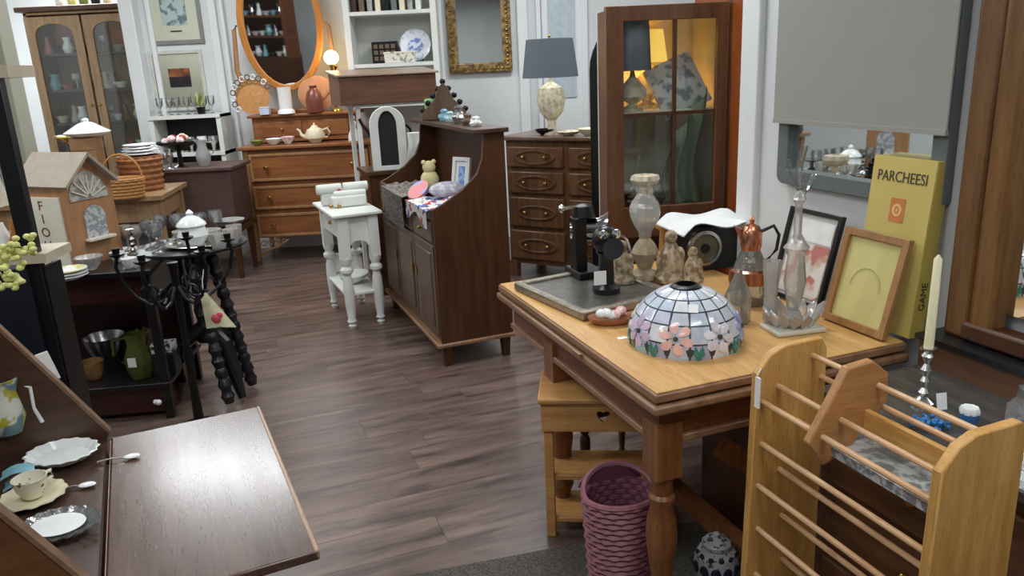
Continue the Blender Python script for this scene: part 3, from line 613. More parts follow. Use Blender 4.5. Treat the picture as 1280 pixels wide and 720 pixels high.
# ================================================================ pine stand under the table, wicker waste basket, ginger jar
s0 = on(690, 668)
t = thing('pine_stand', 'small pine stand with heart cut-out apron and two plain shelves under the oak table', 'stand', (s0.x, s0.y, 0), R(-6))
SW, SD, SH = .36, .17, .5
for x, y in ((0, 0), (SW, 0), (0, SD), (SW, SD)):
    B().box((x, y, SH / 2), (.032, .032, SH)).obj('leg', pinew, t, bevel=.004)
ht = [(.18 + .022 * (math.sin(a) ** 3), SH - .045 + .02 * (math.cos(a) - .35 * math.cos(2 * a) - .15 * math.cos(3 * a))) for a in [2 * math.pi * k / 24 for k in range(24)]]
ou = []
for k in range(24):
    a = 2 * math.pi * k / 24; dx, dz = math.sin(a), math.cos(a); s = max(abs(dx) / .2, abs(dz) / .055); ou.append((.18 + dx / s, SH - .045 + dz / s))
B().ringprism(ou, ht, -.026, -.012).obj('apron', pinew, t)
B().box((SW / 2, SD / 2, SH + .01), (SW + .06, SD + .08, .02)).obj('stand_top', pinew, t, bevel=.006)
for z in (.06, .22):
    B().box((SW / 2, SD / 2, z), (SW, SD + .01, .018)).obj('slat', pinew, t, bevel=.003)
bk = Vector((.285, 1.99, 0))
t = thing('waste_basket', 'tall mauve pink woven wicker waste basket in front of the pine stand', 'basket', bk, R(14))
bh = .35
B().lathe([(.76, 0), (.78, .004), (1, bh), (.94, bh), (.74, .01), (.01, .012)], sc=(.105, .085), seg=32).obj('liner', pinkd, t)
for k in range(20):
    z = bh * (k + .5) / 20; q = .79 + .2 * z / bh
    B().tube([(.105 * q * math.cos(a) * (1.03 + .035 * (-1) ** (i + k)), .085 * q * math.sin(a) * (1.03 + .035 * (-1) ** (i + k)), z) for i, a in enumerate([2 * math.pi * j / 30 for j in range(30)])], .0095, 5, True).obj('woven_band', pinkb, t)
B().tube([(.108 * math.cos(2 * math.pi * j / 32), .088 * math.sin(2 * math.pi * j / 32), bh + .045 * max(0, math.sin(2 * math.pi * j / 32)) * 1.0) for j in range(32)], .009, 6, True).obj('rim', pinkb, t)
B().prism([(.1 * math.cos(a), bh - .01 + .052 * math.sin(a)) for a in [math.pi * j / 12 for j in range(13)]], .078, .086).obj('raised_back', pinkd, t)
c = on(888, 740)
t = thing('ginger_jar', 'small blue and white lidded ginger jar on the rug under the table', 'jar', (c.x + .02, c.y + .02, .009))
gj = spotty('blue_white_glaze', sr(190, 194, 192), sr(84, 92, 108), 70, .56, .62, .2); dkb = plain('cobalt_band', sr(44, 50, 66), .2)
B().lathe([(.045, 0), (.062, .04), (.068, .09), (.058, .12), (.036, .135), (.036, .14)]).obj('body', gj, t)
B().lathe([(.042, .138), (.044, .15), (.03, .165), (.01, .17), (.012, .178), (.004, .184)]).obj('lid', gj, t)
for k in range(12):
    a = k * math.pi / 6; B().ball((0, 0, 0), .009, (1, .5, 1), 8).obj('painted_dot', dkb, t, loc=(.0575 * math.cos(a), .0575 * math.sin(a), .121), rz=a + R(90))
    B().ball((0, 0, 0), .015, (1, .3, 1.3), 8).obj('painted_petal', dkb, t, loc=(.0665 * math.cos(a + .26), .0665 * math.sin(a + .26), .082), rz=a + .26 + R(90))
B().lathe([(.0375, .132), (.0385, .138), (.0375, .14)], cap=False).obj('neck_band', dkb, t)
# dark chair parts glimpsed below the table
t = thing('dark_stool', 'dark carved stool seen behind the pine stand under the table', 'stool', (.33, 2.72, 0), R(20))
B().box((.0, 0, .36), (.34, .3, .1)).obj('seat', walnut, t, bevel=.02)
for x in (-.14, .14):
    for y in (-.12, .12): B().lathe(turned(.4, .02), (x, y, 0)).obj('leg', walnut, t)
# ================================================================ four-pane glazed cabinet behind the table
ca = R(7); cb = Vector((.425, 3.32, 0)); CWd = .52; CH = 1.76; CB = .80; dep = .42
t = thing('glazed_cabinet', 'brown cabinet with a four-pane glass door, lamps and linens showing through it', 'cabinet', cb, ca)
B().box((CWd / 2 + .05, dep + .01, (CH) / 2), (CWd - .05, .012, CH)).obj('back_panel', palecr, t)
B().box((.083, dep / 2 + .03, (CH) / 2), (.014, dep - .03, CH)).obj('side_panel', casew, t)
B().box((CWd + .045, dep / 2 - .05, CH / 2 + .06), (.05, dep + .12, CH + .12)).obj('side_panel', caser, t, bevel=.004)
B().box((CWd / 2 + .04, dep / 2 + .02, CH - .012), (CWd - .08, dep - .04, .024)).obj('top_panel', casew, t)
B().box((CWd / 2 + .04, dep / 2 + .02, CB - .02), (CWd - .08, dep - .04, .024)).obj('bottom_shelf', casew, t)
B().box((CWd / 2 + .04, dep / 2 + .05, CB / 2 - .02), (CWd - .1, dep - .06, CB - .04)).obj('base_cupboard', casew, t)
SHZ = 1.325
B().box((CWd + .014, dep / 2 + .01, CH / 2 + .4), (.008, dep - .02, CH - .84)).obj('inner_panel', palecr, t)
B().box((CWd / 2 + .04, dep / 2 + .03, SHZ), (CWd - .11, dep - .06, .016)).obj('shelf', palecr, t)
B().box((CWd * .93, -.002, CH + .10), (.35, .03, .1)).obj('cornice', casew, t)
dr = B().ringprism([(0, CB), (CWd, CB), (CWd, CH), (0, CH)], [(.075, CB + .135), (CWd - .045, CB + .135), (CWd - .045, CH - .06), (.075, CH - .06)], -.02, .008).obj('door', casew, t, bevel=.003)
xm = .295
B().box((xm, -.006, (CB + CH) / 2 + .04), (.015, .016, CH - CB - .18)).obj('muntin', walnut, dr)
B().box((CWd / 2 + .015, -.006, SHZ + .0), (CWd - .12, .016, .014)).obj('muntin', walnut, dr)
for x0, x1, z0, z1 in ((.075, xm, SHZ, CH - .06), (xm, CWd - .045, SHZ, CH - .06), (.075, xm, CB + .135, SHZ), (xm, CWd - .045, CB + .135, SHZ)):
    B().box(((x0 + x1) / 2, .002, (z0 + z1) / 2), (x1 - x0, .003, z1 - z0)).obj('pane', pane, dr)
MC = Matrix.Translation(cb) @ Matrix.Rotation(ca, 4, 'Z')
def inC(x, y, z): return MC @ Vector((x, y, z))
def tablelamp(loc, label, sm, r1, r2, sh, bh, bm_, rz=0, bd='round'):
    t = thing('table_lamp', label, 'lamp', loc, rz)
    if bd == 'shell': B().lathe([(.07, 0), (.07, .02), (.03, .03), (.03, bh * .25), (.08, bh * .4), (.10, bh * .62), (.08, bh * .82), (.02, bh * .92), (.01, bh)], nw=16, wav=.05, seg=48).obj('base', bm_, t)
    else: B().lathe([(bh * .28, 0), (bh * .28, .012), (bh * .1, .03), (bh * .36, bh * .35), (bh * .34, bh * .55), (bh * .08, bh * .85), (.008, bh)]).obj('base', bm_, t)
    B().lathe([(r1, bh), (r2, bh + sh), (r2 - .003, bh + sh), (r1 - .003, bh)], seg=32, cap=False).obj('lamp_shade', sm, t)
    B().tube([(0, 0, bh - .02), (0, 0, bh + sh + .015)], .004).ball((0, 0, bh + sh + .02), .01).obj('finial', brass, t); return t
tablelamp(inC(.155, .13, SHZ + .009), 'grey shaded lamp seen through the upper left cabinet pane', greyshade, .08, .07, .21, .17, creamb)
tablelamp(inC(.27, .29, SHZ + .009), 'glowing amber shaded lamp inside the glazed cabinet', ambers, .09, .07, .14, .20, creamb)
lp = bpy.data.lights.new('amber_bulb', 'POINT'); lp.energy = 1.3; lp.color = (1, .72, .35); lp.shadow_soft_size = .03; o = bpy.data.objects.new('amber_bulb', lp); COL.objects.link(o); o.location = inC(.27, .29, SHZ + .28)
t = thing('patterned_cushion', 'white cushion with grey leaf pattern in the upper right of the cabinet', 'cushion', inC(.40, .12, SHZ + .02), rot=(R(70), R(-22), ca))
B().sheet(lambda u, v: ((u - .5) * .22, .10 + (v - .5) * .24, .035 * math.sin(math.pi * min(1, max(0, u))) * math.sin(math.pi * v) + .004 * math.sin(u * 20)), 14, 14, .02).obj('cushion', spotty('leaf_print', sr(216, 218, 218), sr(140, 146, 156), 26, .5, .6, .8), t)
B().sheet(lambda u, v: (.30 + .17 * u, .1 + .06 * math.sin(v * 5) + .03 * math.sin(u * 14), .93 + (.5 * v * (.55 + .45 * u))), 14, 12, .004).obj('green_drape', plain('sage_cloth', sr(150, 158, 134), .85, var=.12), label='sage green cloth hanging inside the cabinet on the right', cat='cloth', loc=cb, rz=ca)
for k, (x, y) in enumerate(((.15, .10), (.19, .22), (.26, .12), (.17, .33))):
    vessel(inC(x, y, CB + -.008), ('dark pewter mug', 'amber glass jar', 'small grey tankard', 'bronze vase')[k] + ' on the bottom shelf of the glazed cabinet', [(.035, 0), (.04, .06), (.03, .12), (.034, .15), (.028, .15)], (silver, plain('amber_glass', sr(150, 120, 60), .2), dwick, brass)[k], ('pewter_mug', 'glass_jar', 'tankard', 'vase')[k], ('mug', 'jar', 'tankard', 'vase')[k])
# ================================================================ LEFT FOREGROUND: drop-front desk
H = Vector((-.985, 1.69, 0)); LH = .735; DL = .66
t = thing('drop_front_desk', 'dark wood drop-front desk with its leaf lowered and china inside, lower left', 'desk', H, R(25))
# local: x outward (leaf), y away; hinge runs from (0,0) to (0,-DL)
sp = [(.0, .02), (.0, LH - .01), (.012, LH + .02), (-.30, LH + .56), (-.42, LH + .56), (-.42, .02)]
B().prism([(a, b) for a, b in sp], -.004, .016).obj('side_panel', deskw, t, bevel=.003)
B().prism([(a, b) for a, b in sp], -DL - .02, -DL).obj('side_panel', desks, t, bevel=.003)
for y in (.006, -DL - .01): B().box((-.144, y, LH + .292), (.625, .024, .007), rot=(0, R(60.0), 0)).obj('edge_strip', wood('strip', sr(110, 84, 64), sr(136, 106, 82), 0, .3), t)
B().box((-.41, -DL / 2, .64), (.02, DL, 1.28)).obj('back_panel', deskw, t)
B().box((-.2, -DL / 2, LH - .012), (.40, DL - .004, .022)).obj('writing_surface', wood('inner_leaf', sr(60, 42, 34), sr(84, 60, 48), 1, .3), t)
B().box((-.32, -DL / 2, LH + .06), (.18, DL - .01, .012)).box((-.235, -DL / 2, LH + .03), (.012, DL - .01, .05)).obj('inner_shelf', deskw, t)
B().box((-.36, -DL / 2, LH + .555), (.12, DL, .02)).obj('desk_top', deskw, t)
for z0, z1 in ((.08, .27), (.29, .48), (.50, .68)):
    dr = B().box((-.012, -DL / 2, (z0 + z1) / 2), (.02, DL - .02, z1 - z0)).obj('drawer', deskw, t, bevel=.005)
    for y in (-.18, -.52): B().ball((.008, y, (z0 + z1) / 2), .014).obj('knob', brass, dr)
lf = B().box((.185, -DL / 2 - .015, LH - .010), (.345, DL + .05, .02)).obj('drop_leaf', leafw, t, bevel=.004)
B().box((.012, -DL / 2, LH + .0005), (.002, DL - .02, .001)).obj('hinge_line', edgew, lf)
B().box((.353, -DL / 2 - .015, LH - .008), (.010, DL + .05, .018)).obj('leaf_edge', wood('leaf_edge', sr(150, 120, 96), sr(180, 150, 124), 1, .3), lf, bevel=.003)
def onD(px, py, z=LH): return on(px, py, z + .001)
plate_b = bowl(onD(80, 577), 'white scalloped porcelain bowl with embossed leaves on the open desk', china, .078, .026, 'scalloped_bowl', wav=.04, nw=16, sc=(1, .84))
c = onD(43, 626); sau = plate(c, 'cream saucer', cream, .062, wav=.05, nw=12, name='saucer', cat='saucer')
sau['label'] = 'cream fluted saucer under the small teacup on the desk'
cup((c.x, c.y, c.z + .012), 'small ivory teacup with dark floral sprigs standing on the cream saucer', spotty('sprig_china', sr(224, 220, 200), sr(90, 86, 70), 60, .62, .66, .2), .033, .042, R(70))
t = thing('turquoise_sachet', 'turquoise wrapped tea packet behind the ivory teacup', 'packet', onD(26, 606), R(25)); B().sheet(lambda u, v: ((u - .5) * .06, (v - .5) * .045, .028 + .01 * math.sin(u * 3.1) + .004 * math.sin(v * 9)), 8, 6, .027).obj('packet', teal, t)
plate(onD(76, 666), 'oval cut glass dish with white centre nearest the front of the desk', crystal, .07, wav=.05, nw=20, cat='dish', name='glass_dish', sc=(1.05, .85), h=.02)
B().lathe([(.001, 0), (.035, .0), (.048, .006), (.001, .008)], seg=24, sc=(1.05, .85)).obj('milk_glass_liner', china, label='white oval milk glass liner lying in the cut glass dish', cat='dish', loc=onD(74, 664) + Vector((0, 0, .009)))
def spoon(loc, label, rz, L=.12):
    t = thing('serving_spoon', label, 'spoon', loc, rz); B().tube([(0, 0, .004), (L * .5, 0, .007), (L, 0, .004)], [.003, .0022, .003]).obj('handle', plain('rose_silver', (.7, .6, .56), .25, metal=.8), t)
    B().ball((L + .016, 0, .005), .018, (1, .6, .25), 12).obj('spoon_bowl', china, t)
spoon(onD(122, 580), 'long spoon with a white bowl lying across the hinge of the desk leaf', R(17), .055)
spoon(onD(86, 612), 'short white bowled spoon resting beside the ivory saucer', R(14), .02)
c = on(12, 540, LH + .066)
t = thing('transferware_jug', 'yellow and blue printed white jug at the left edge of the desk', 'jug', (c.x + .0, c.y, LH + .067), R(15))
jm = spotty('transfer_print', sr(222, 222, 210), sr(190, 180, 60), 24, .5, .55, .25, c3=sr(110, 140, 150))
B().lathe([(.03, 0), (.034, .01), (.045, .04), (.04, .07), (.036, .1), (.046, .13), (.042, .13), (.033, .1), (.001, .02)]).obj('body', jm, t)
B().tube([(.04, 0, .11), (.062, 0, .1), (.06, 0, .05), (.07, 0, .012)], .005).obj('handle', china, t)
B().box((-.085, .022, LH + .20), (.026, .004, .07), rot=(0, R(-12), 0)).obj('paper_tag', tagm, bpy.data.objects['drop_front_desk'])
# yellow flowers in the left corner
B().box((-1.66, 2.06, .46), (.14, .12, .92)).obj('plant_pedestal', black, label='black square pedestal holding the vase of blossoms, left edge', cat='pedestal')
t = thing('flower_spray', 'spray of pale yellow-green artificial blossoms entering from the left edge', 'flowers', (-1.60, 2.0, .93), 0)
B().lathe([(.04, 0), (.055, .06), (.03, .14), (.035, .16)]).obj('vase', smoke, t)
for k, (dx, dz, dy) in enumerate(((.36, .16, -.02), (.33, .09, -.05), (.22, .26, .02), (.26, .05, -.08), (.16, .18, .0))):
    st = B().tube([(0, 0, .1), (dx * .5, dy * .5, .1 + dz * .9), (dx, dy, .06 + dz)], .003, 5).obj('stem', leaf, t)
    b = B()
    for j in range(80):
        q = .45 + .55 * random.random(); a = random.random() * 6.28; rr_ = .03 * random.random() ** .5
        b.ball((dx * q + rr_ * math.cos(a) * .6, dy * q + rr_ * math.sin(a), .06 + dz * (q * 1.05) + rr_ * math.sin(a * 2) + .02 * math.sin(q * 3.1)), .0095, (1, 1, .8), 6)
    b.obj('blossoms', blossom, t, kind='stuff')
# ================================================================ black display shelf, far left
t = thing('black_shelf_unit', 'tall black shelf unit with beige shelf boards at the left edge', 'shelf', (-1.485, 2.40, 0), R(4))
B().box((-.03, .015, .82), (.055, .03, 1.6)).obj('post', black, t, bevel=.003)
B().box((-.005, .065, .5), (.015, .11, 1.0)).obj('side_panel', black, t)
beige = plain('beige_board', sr(196, 182, 158), .5)
B().box((-.30, .07, 1.60), (.66, .16, .035)).obj('shelf_board', beige, t)
B().box((-.30, .065, 1.035), (.66, .17, .03)).obj('shelf_board', beige, t)
B().box((-.32, .0, .52), (.56, .02, .96)).obj('front_panel', plain('dark_blue_black', sr(26, 30, 40), .4), t)
B().box((-.62, .07, .8), (.03, .13, 1.6)).obj('side_panel', black, t)
t = thing('cloth_shade', 'white pleated cloth lampshade on the beige shelf at the left edge', 'lampshade', (-1.72, 2.475, 1.05), 0)
B().lathe([(.012, 0), (.05, .01), (.012, .03), (.012, .2)]).obj('stand', brass, t)
B().lathe([(.11, .14), (.08, .38)], seg=48, nw=24, wav=.02, cap=False).obj('shade', plain('ivory_cloth', sr(226, 220, 196), .8), t)
for k in range(4):
    q = Vector((-1.57 - .055 * k, 2.45 + .01 * (k % 2), 1.051))
    vessel(q, ['amber glass bottle', 'white china egg cup', 'tiny red lidded pot', 'brass thimble cup'][k] + ' on the beige shelf at the left edge', [(.022, 0), (.026, .03), (.018, .06), (.012, .08 + .02 * (k == 0)), (.01, .09)], (plain('amber', sr(196, 120, 40), .2), china, redglaze, brass)[k], ['amber_bottle', 'egg_cup', 'lidded_pot', 'brass_cup'][k], ['bottle', 'cup', 'pot', 'cup'][k])
t = box_thing((-1.64, 2.47, 1.619), (.16, .1, .16), plain('grey_green_tin', sr(120, 132, 130), .4), 'storage_tin', 'grey-green tin on the top shelf at the upper left corner', 'tin', R(10))
# ================================================================ black stand, étagère, birdhouse
BT = .74
t = thing('black_side_table', 'black painted side table with mahogany drawer holding the birdhouse', 'table', (-1.69, 3.40, 0), R(6))
B().box((-.36, .28, BT - .012), (.86, .58, .024)).obj('tabletop', black, t, bevel=.004)
B().box((-.36, .30, BT - .09), (.78, .5, .13)).obj('drawer_box', mahog, t)
B().box((-.36, .30, .10), (.78, .5, .14)).obj('lower_box', mahog, t)
B().box((-.36, .28, .18), (.84, .56, .02)).obj('lower_shelf', black, t, bevel=.003)
B().box((-.36, .53, .4), (.78, .02, .62)).obj('back_board', mahog, t)
for x in (-.75, .03):
    for y in (.04, .52): B().box((x, y, .5 * BT - .01), (.04, .04, BT - .02)).obj('leg', black, t, bevel=.004)
B().box((-.55, .0, .40), (.02, .02, .42)).obj('upright', black, t)
B().tube([(-.02, .0, .1), (.0, -.01, .1)], .012).ball((.0, -.012, .1), .014).obj('drawer_knob', china, t)
ls = .192
def onB(px, py, z): return on(px, py, z)
c = Vector((-1.80, 3.52, ls + .0))
jug((-1.80, 3.50, ls), 'green glazed jug with white price tag on the lower shelf of the black table', plain('olive_glaze', sr(86, 92, 40), .25, var=.4, scale=30), .065, .22, R(200), 'olive_jug')
B().box((0, 0, 0), (.038, .003, .045)).obj('price_tag', tagm, label='white price tag tied to the green glazed jug', cat='tag', loc=(-1.795, 3.42, ls + .10))
c = Vector((-2.03, 3.50, ls)); cup(c, 'large brown and tan stoneware mug beside the green jug', plain('tan_glaze', sr(160, 120, 70), .3, var=.4), .055, .09, R(250), name='stoneware_mug', cat='mug')
bowl((-2.07, 3.72, ls), 'grey pewter bowl behind the tan mug on the lower shelf', silver, .1, .14, 'pewter_bowl')
box_thing((-1.69, 3.54, ls), (.11, .09, .11), plain('dark_box', sr(34, 34, 36), .4), 'card_box', 'small dark box with white label beside the green jug', 'box', R(4))
box_thing((-1.69, 3.54, ls + .1105), (.10, .08, .045), spotty('bw_print', sr(220, 220, 214), sr(50, 50, 50), 50), 'label_box', 'small black and white printed box on top of the dark box', 'box', R(8))
for k in range(8):
    q = (-1.88 + .035 * (k % 4), 3.66 + .03 * (k // 4), ls)
    vessel(q, 'slim ' + ('smoky clear', 'olive green', 'brown')[k % 3] + ' glass bottle in the row behind the green jug', [(.013, 0), (.013, .10), (.006, .13), (.007, .17 + .01 * (k % 3))], (smoke, plain('olive_glass', sr(96, 104, 60), .15), plain('brown_glass', sr(110, 84, 50), .15))[k % 3], 'glass_bottle', 'bottle', 10, 'bottles behind the green jug')
# plates on table near birdhouse
TZ2 = BT + .001
for k in range(3): plate(on(82, 352, BT) * 1 + Vector((0, .04, .001 + k * .013)), ['lowest', 'middle', 'top'][k] + ' white plate in the short stack beside the birdhouse', (china, china, spotty('yellow_rim', sr(232, 230, 220), sr(206, 196, 120), 14, .55, .6, .2))[k], .075, h=.018)
# birdhouse
bhp = aty(95, 331, 3.5)
t = thing('birdhouse', 'tall wooden birdhouse with pitched roof, arched front and red letters down one side', 'birdhouse', (bhp.x, bhp.y, BT + .001), R(65))
BW, BD, BH = .26, .30, .37
# gable front plane at y=0 spanning x 0..BW ; side wall at x=0 going +y
woodt = wood('birdhouse_tan', sr(164, 116, 78), sr(188, 140, 98), 2, .6)
B().prism([(0, 0), (BW, 0), (BW, BH), (BW / 2, BH + .13), (0, BH)], 0, .012).obj('gable_front', woodt, t)
B().prism([(0, 0), (BW, 0), (BW, BH), (BW / 2, BH + .13), (0, BH)], BD - .012, BD).obj('gable_back', woodt, t)
B().box((.006, BD / 2, BH / 2), (.012, BD - .024, BH)).obj('side_wall', woodt, t); B().box((BW - .006, BD / 2, BH / 2), (.012, BD - .024, BH)).obj('side_wall', woodt, t)
B().box((-.004, BD / 2, BH / 2 - .02), (.008, BD - .04, BH - .05)).obj('letter_board', palecr, t)
for k, ch in enumerate('FIOHI'): text(ch, .062, redink, t, (-.0085, BD / 2 + .0, BH - .085 - k * .062), (R(90), 0, R(-90)), sc=(1.25, 1, 1))
arc = lambda cx, z0, w, h, n=10: [(cx - w / 2, z0), (cx + w / 2, z0)] + [(cx + w / 2 * math.cos(math.pi * j / n), z0 + h - w / 2 + w / 2 * math.sin(math.pi * j / n)) for j in range(n + 1)]
B().prism(arc(BW / 2 + .01, .12, .11, .15), -.005, 0).obj('window_panel', frosted, t)
B().prism([(BW / 2 + .1 * math.cos(math.pi * j / 12), BH - .07 + .13 * math.sin(math.pi * j / 12)) for j in range(13)], -.006, 0).obj('fan_panel', spotty('grey_wash', sr(196, 190, 182), sr(150, 140, 132), 30, .45, .55, .7), t)
for j in range(7):
    a = R(25 + 21.6 * j); B().box((BW / 2 + .055 * math.cos(a), -.009, BH - .07 + .07 * math.sin(a)), (.085, .006, .006), rot=(0, -a, 0)).obj('fan_rib', palecr, t)
B().box((BW / 2 + .01, -.02, .115), (.14, .04, .01)).obj('sill', palecr, t)
for s in (-1, 1):
    L = .20; an = math.atan2(.13, BW / 2)
    B().box((BW / 2 + s * (L / 2 - .005) * math.cos(an), BD / 2 - .01, BH + .138 - (L / 2 - .005) * math.sin(an)), (L, BD + .08, .014), rot=(0, s * an, 0)).obj('roof_slab', roofm, t, bevel=.002)
# ================================================================ wrought table with glass / silver / candelabra
RT = Vector((-1.53, 3.68, 0)); RZ = .79
t = thing('tilt_top_table', 'black round pedestal table with turned legs crowded with glass and silver', 'table', RT, R(10))
B().lathe([(.23, RZ - .02), (.25, RZ - .01), (.25, RZ), (.23, RZ)], seg=36).obj('tabletop', black, t)
B().lathe([(.05, .30), (.07, .34), (.03, .38), (.045, .46), (.03, .55), (.05, .66), (.05, RZ - .02)]).obj('column', black, t)
for k in range(3):
    a = R(-40 + 120 * k) if k != 1 else R(60); B().tube([(0, 0, .38), (.12 * math.cos(a), .12 * math.sin(a), .30), (.16 * math.cos(a), .16 * math.sin(a), .12), (.19 * math.cos(a), .19 * math.sin(a), .02)], [.04, .034, .03, .02], 10).obj('leg', black, t)
for k, (x0, y0, x1, y1) in enumerate(((-.0, -.10, .09, -.17), (.08, -.02, .17, .05))):
    b = B(); n = 40
    b.tube([(x0 + (x1 - x0) * i / n, y0 + (y1 - y0) * i / n, .74 - .72 * i / n) for i in range(n + 1)], [.022 + .012 * (math.sin(i * .95) ** 2) for i in range(n + 1)], 12).obj('barley_twist_leg', black, t)
rt = lambda px, py: on(px, py, RZ + .002)
t = thing('silver_tray', 'oval silver tray under the white tureen on the black round table', 'tray', Vector((RT.x + .05, RT.y - .05, RZ)), R(8))
B().lathe([(.001, 0), (.11, .0), (.15, .012), (.145, .015), (.11, .005), (.001, .005)], seg=40, sc=(1.1, .62), nw=20, wav=.02).obj('tray', silver, t)
t = thing('white_tureen', 'white lidded porcelain tureen with peaked finial on the silver tray', 'tureen', Vector((RT.x + .02, RT.y - .03, RZ + .006)), 0)
B().lathe([(.045, 0), (.05, .01), (.072, .045), (.06, .085), (.066, .095)], nw=8, wav=.03, seg=32).obj('body', china, t)
B().lathe([(.07, .094), (.066, .104), (.04, .128), (.014, .14), (.018, .152), (.004, .168)], nw=8, wav=.03, seg=32).obj('lid', china, t)
gp = [(-1.70, 3.70), (-1.64, 3.80), (-1.70, 3.61), (-1.55, 3.86), (-1.47, 3.86), (-1.63, 3.53), (-1.65, 3.87), (-1.72, 3.79)]
for k, (x, y) in enumerate(gp): goblet((x, y, RZ), 'clear stemmed wine glass among the cluster left of the white tureen', crystal, .12 + .01 * (k % 3), .036, 'clear stemmed glasses on the round table')
for k, (x, y) in enumerate(((-1.36, 3.56), (-1.335, 3.66), (-1.35, 3.76))):
    vessel((x, y, RZ), ['small cut glass tumbler nearest the tray rim', 'cut glass tumbler behind the nearest one', 'rearmost cut glass tumbler by the tray'][k], [(.03, 0), (.038, .07), (.034, .07), (.026, .008)], crystalw, 'glass_tumbler', 'glass', 16, nw=8, wav=.06)
t = thing('silver_cake_stand', 'tarnished silver cake stand at the right rim of the round table', 'stand', (-1.40, 3.85, RZ), 0)
B().lathe([(.05, 0), (.045, .01), (.012, .03), (.014, .06), (.07, .075), (.075, .082), (.001, .078)], seg=30).obj('stand', silver, t)
for k, (x, y, l, rr_) in enumerate(((-1.58, 3.72, 'shallow cut glass bowl behind the tureen on the round table', .055), (-1.45, 3.72, 'deep cut glass bowl right behind the tureen', .05), (-1.92, 3.46, 'wide cut glass bowl at the foot of the birdhouse', .06))):
    bowl((x, y, RZ if k < 2 else BT + .001), l, crystalw, rr_, .06, 'glass_bowl', wav=.05, nw=12)
# candelabra of black scrolls on a small mahogany table in front
t = thing('iron_candelabra', 'black wrought iron candelabra with scrolled arms in front of the round table', 'candelabra', (-1.46, 3.27, .0), R(10)); t.scale = (1.15, 1.15, 1.08)
B().lathe([(.11, 0), (.1, .02), (.02, .04), (.014, .3), (.022, .34), (.012, .38), (.014, .70), (.02, .74)]).obj('stem', iron, t)
for k in range(5):
    a = R(-165 + 62 * k); ca_, sa_ = math.cos(a), math.sin(a); L = .19 + .03 * (k % 2)
    P_ = [(L * q * ca_, L * q * sa_, .62 + dz) for q, dz in ((.05, .02), (.25, -.03), (.5, -.04), (.75, .0), (.92, .06), (1.0, .13), (.95, .17))]
    br = B().tube(P_, .007, 8).obj('arm', iron, t)
    B().lathe([(.006, 0), (.026, .012), (.028, .018), (.012, .02), (.014, .04)], (L * .95 * ca_, L * .95 * sa_, .785)).obj('candle_cup', iron, br)
    B().tube([(L * .5 * ca_ + .03 * math.cos(x) * ca_, L * .5 * sa_ + .03 * math.cos(x) * sa_, .63 + .03 * math.sin(x)) for x in [i * .6 for i in range(9)]], .005, 6).obj('scroll', iron, br)
t = thing('floral_pouch', 'small white floral cloth pouch with pink rose hanging from the candelabra', 'pouch', aty(254, 366, 3.25), 0)
B().sheet(lambda u, v: ((u - .5) * (.03 + .10 * v) + .055 * v, -.015 * math.sin(math.pi * u) * v, -.15 * v + .03 * v * (1 - u) * 0 - .02 * v * abs(u - .5)), 10, 10, .004).obj('pouch', plain('ivory_pouch', sr(222, 218, 180), .8), t)
B().ball((.045, -.018, -.115), .022, (1, .35, 1), 12).ball((.062, -.018, -.10), .014, (1, .35, 1), 10).obj('rose_print', plain('rose_pink', sr(206, 80, 100), .7), t)
B().tube([(0, 0, 0), (.0, .01, .05), (.01, .02, .10)], .002, 5).obj('cord', tagm, t)
for k, (x, y, l) in enumerate(((-1.86, 3.60, 'white china cup in the clutter left of the candelabra'), (-1.74, 3.46, 'small white sauce boat cup at the front rim of the black table'))):
    cup((x, y, BT + .001), l, china, .035, .045, R(30 * k + 10))
candlestick((-1.84, 3.72, BT + .001), 'short bright silver candlestick behind the white cups', silver, .13, .03)
for k in range(4):
    goblet((-2.04 + .06 * k, 3.84 - .02 * (k % 2), BT + .001), 'clear stemmed sherry glass at the back of the black side table', crystalw, .13, .03, 'sherry glasses by the birdhouse')
# ================================================================ clutter table at mid left
t = thing('display_table', 'long brown wooden table crowded with baskets and china behind the birdhouse', 'table', (-3.65, 5.15, 0), R(8))
B().box((.65, .30, .79), (1.3, .7, .03)).obj('tabletop', cabw, t); B().box((.65, .30, .70), (1.2, .6, .14)).obj('apron', cabw, t)
for x in (.06, 1.24):
    for y in (.02, .58): B().box((x, y, .39), (.06, .06, .78)).obj('leg', cabw, t)
MT = .806
basket((-2.58, 5.25, MT), 'wicker basket with tall hooped handle on the display table', wick, .13, .10, .13, R(5))
basket((-2.62, 5.62, MT), 'orange-brown lidless basket behind the hooped basket', plain('orange_wicker', sr(160, 104, 60), .6, var=.3), .14, .12, .24, 0, False)
box_thing((-2.88, 5.45, MT), (.15, .2, .40), plain('tan_carton', sr(160, 122, 84), .6, var=.2), 'tan_box', 'upright tan cardboard box left of the wicker basket', 'box', R(10))
vessel((-2.86, 5.45, MT + .405), 'white covered china dish with sloping lid on top of the tan box', [(.09, 0), (.14, .02), (.15, .03), (.10, .06), (.05, .09), (.02, .10), (.025, .115), (.005, .125)], china, 'covered_dish', 'dish', 28, nw=8, wav=.04)
box_thing((-3.2, 5.5, MT), (.2, .2, .26), plain('brown_carton', sr(150, 110, 66), .6), 'brown_carton', 'tall brown carton at the back left of the display table', 'box', R(-6))
for k in range(4): plate((-2.60, 5.62, MT + .245 + k * .02), ['lowest', 'second', 'third', 'topmost'][k] + ' lilac-white plate stacked on the orange basket', (china, plain('lilac_china', sr(206, 200, 210), .3))[k % 2], .13 - .006 * k, h=.018)
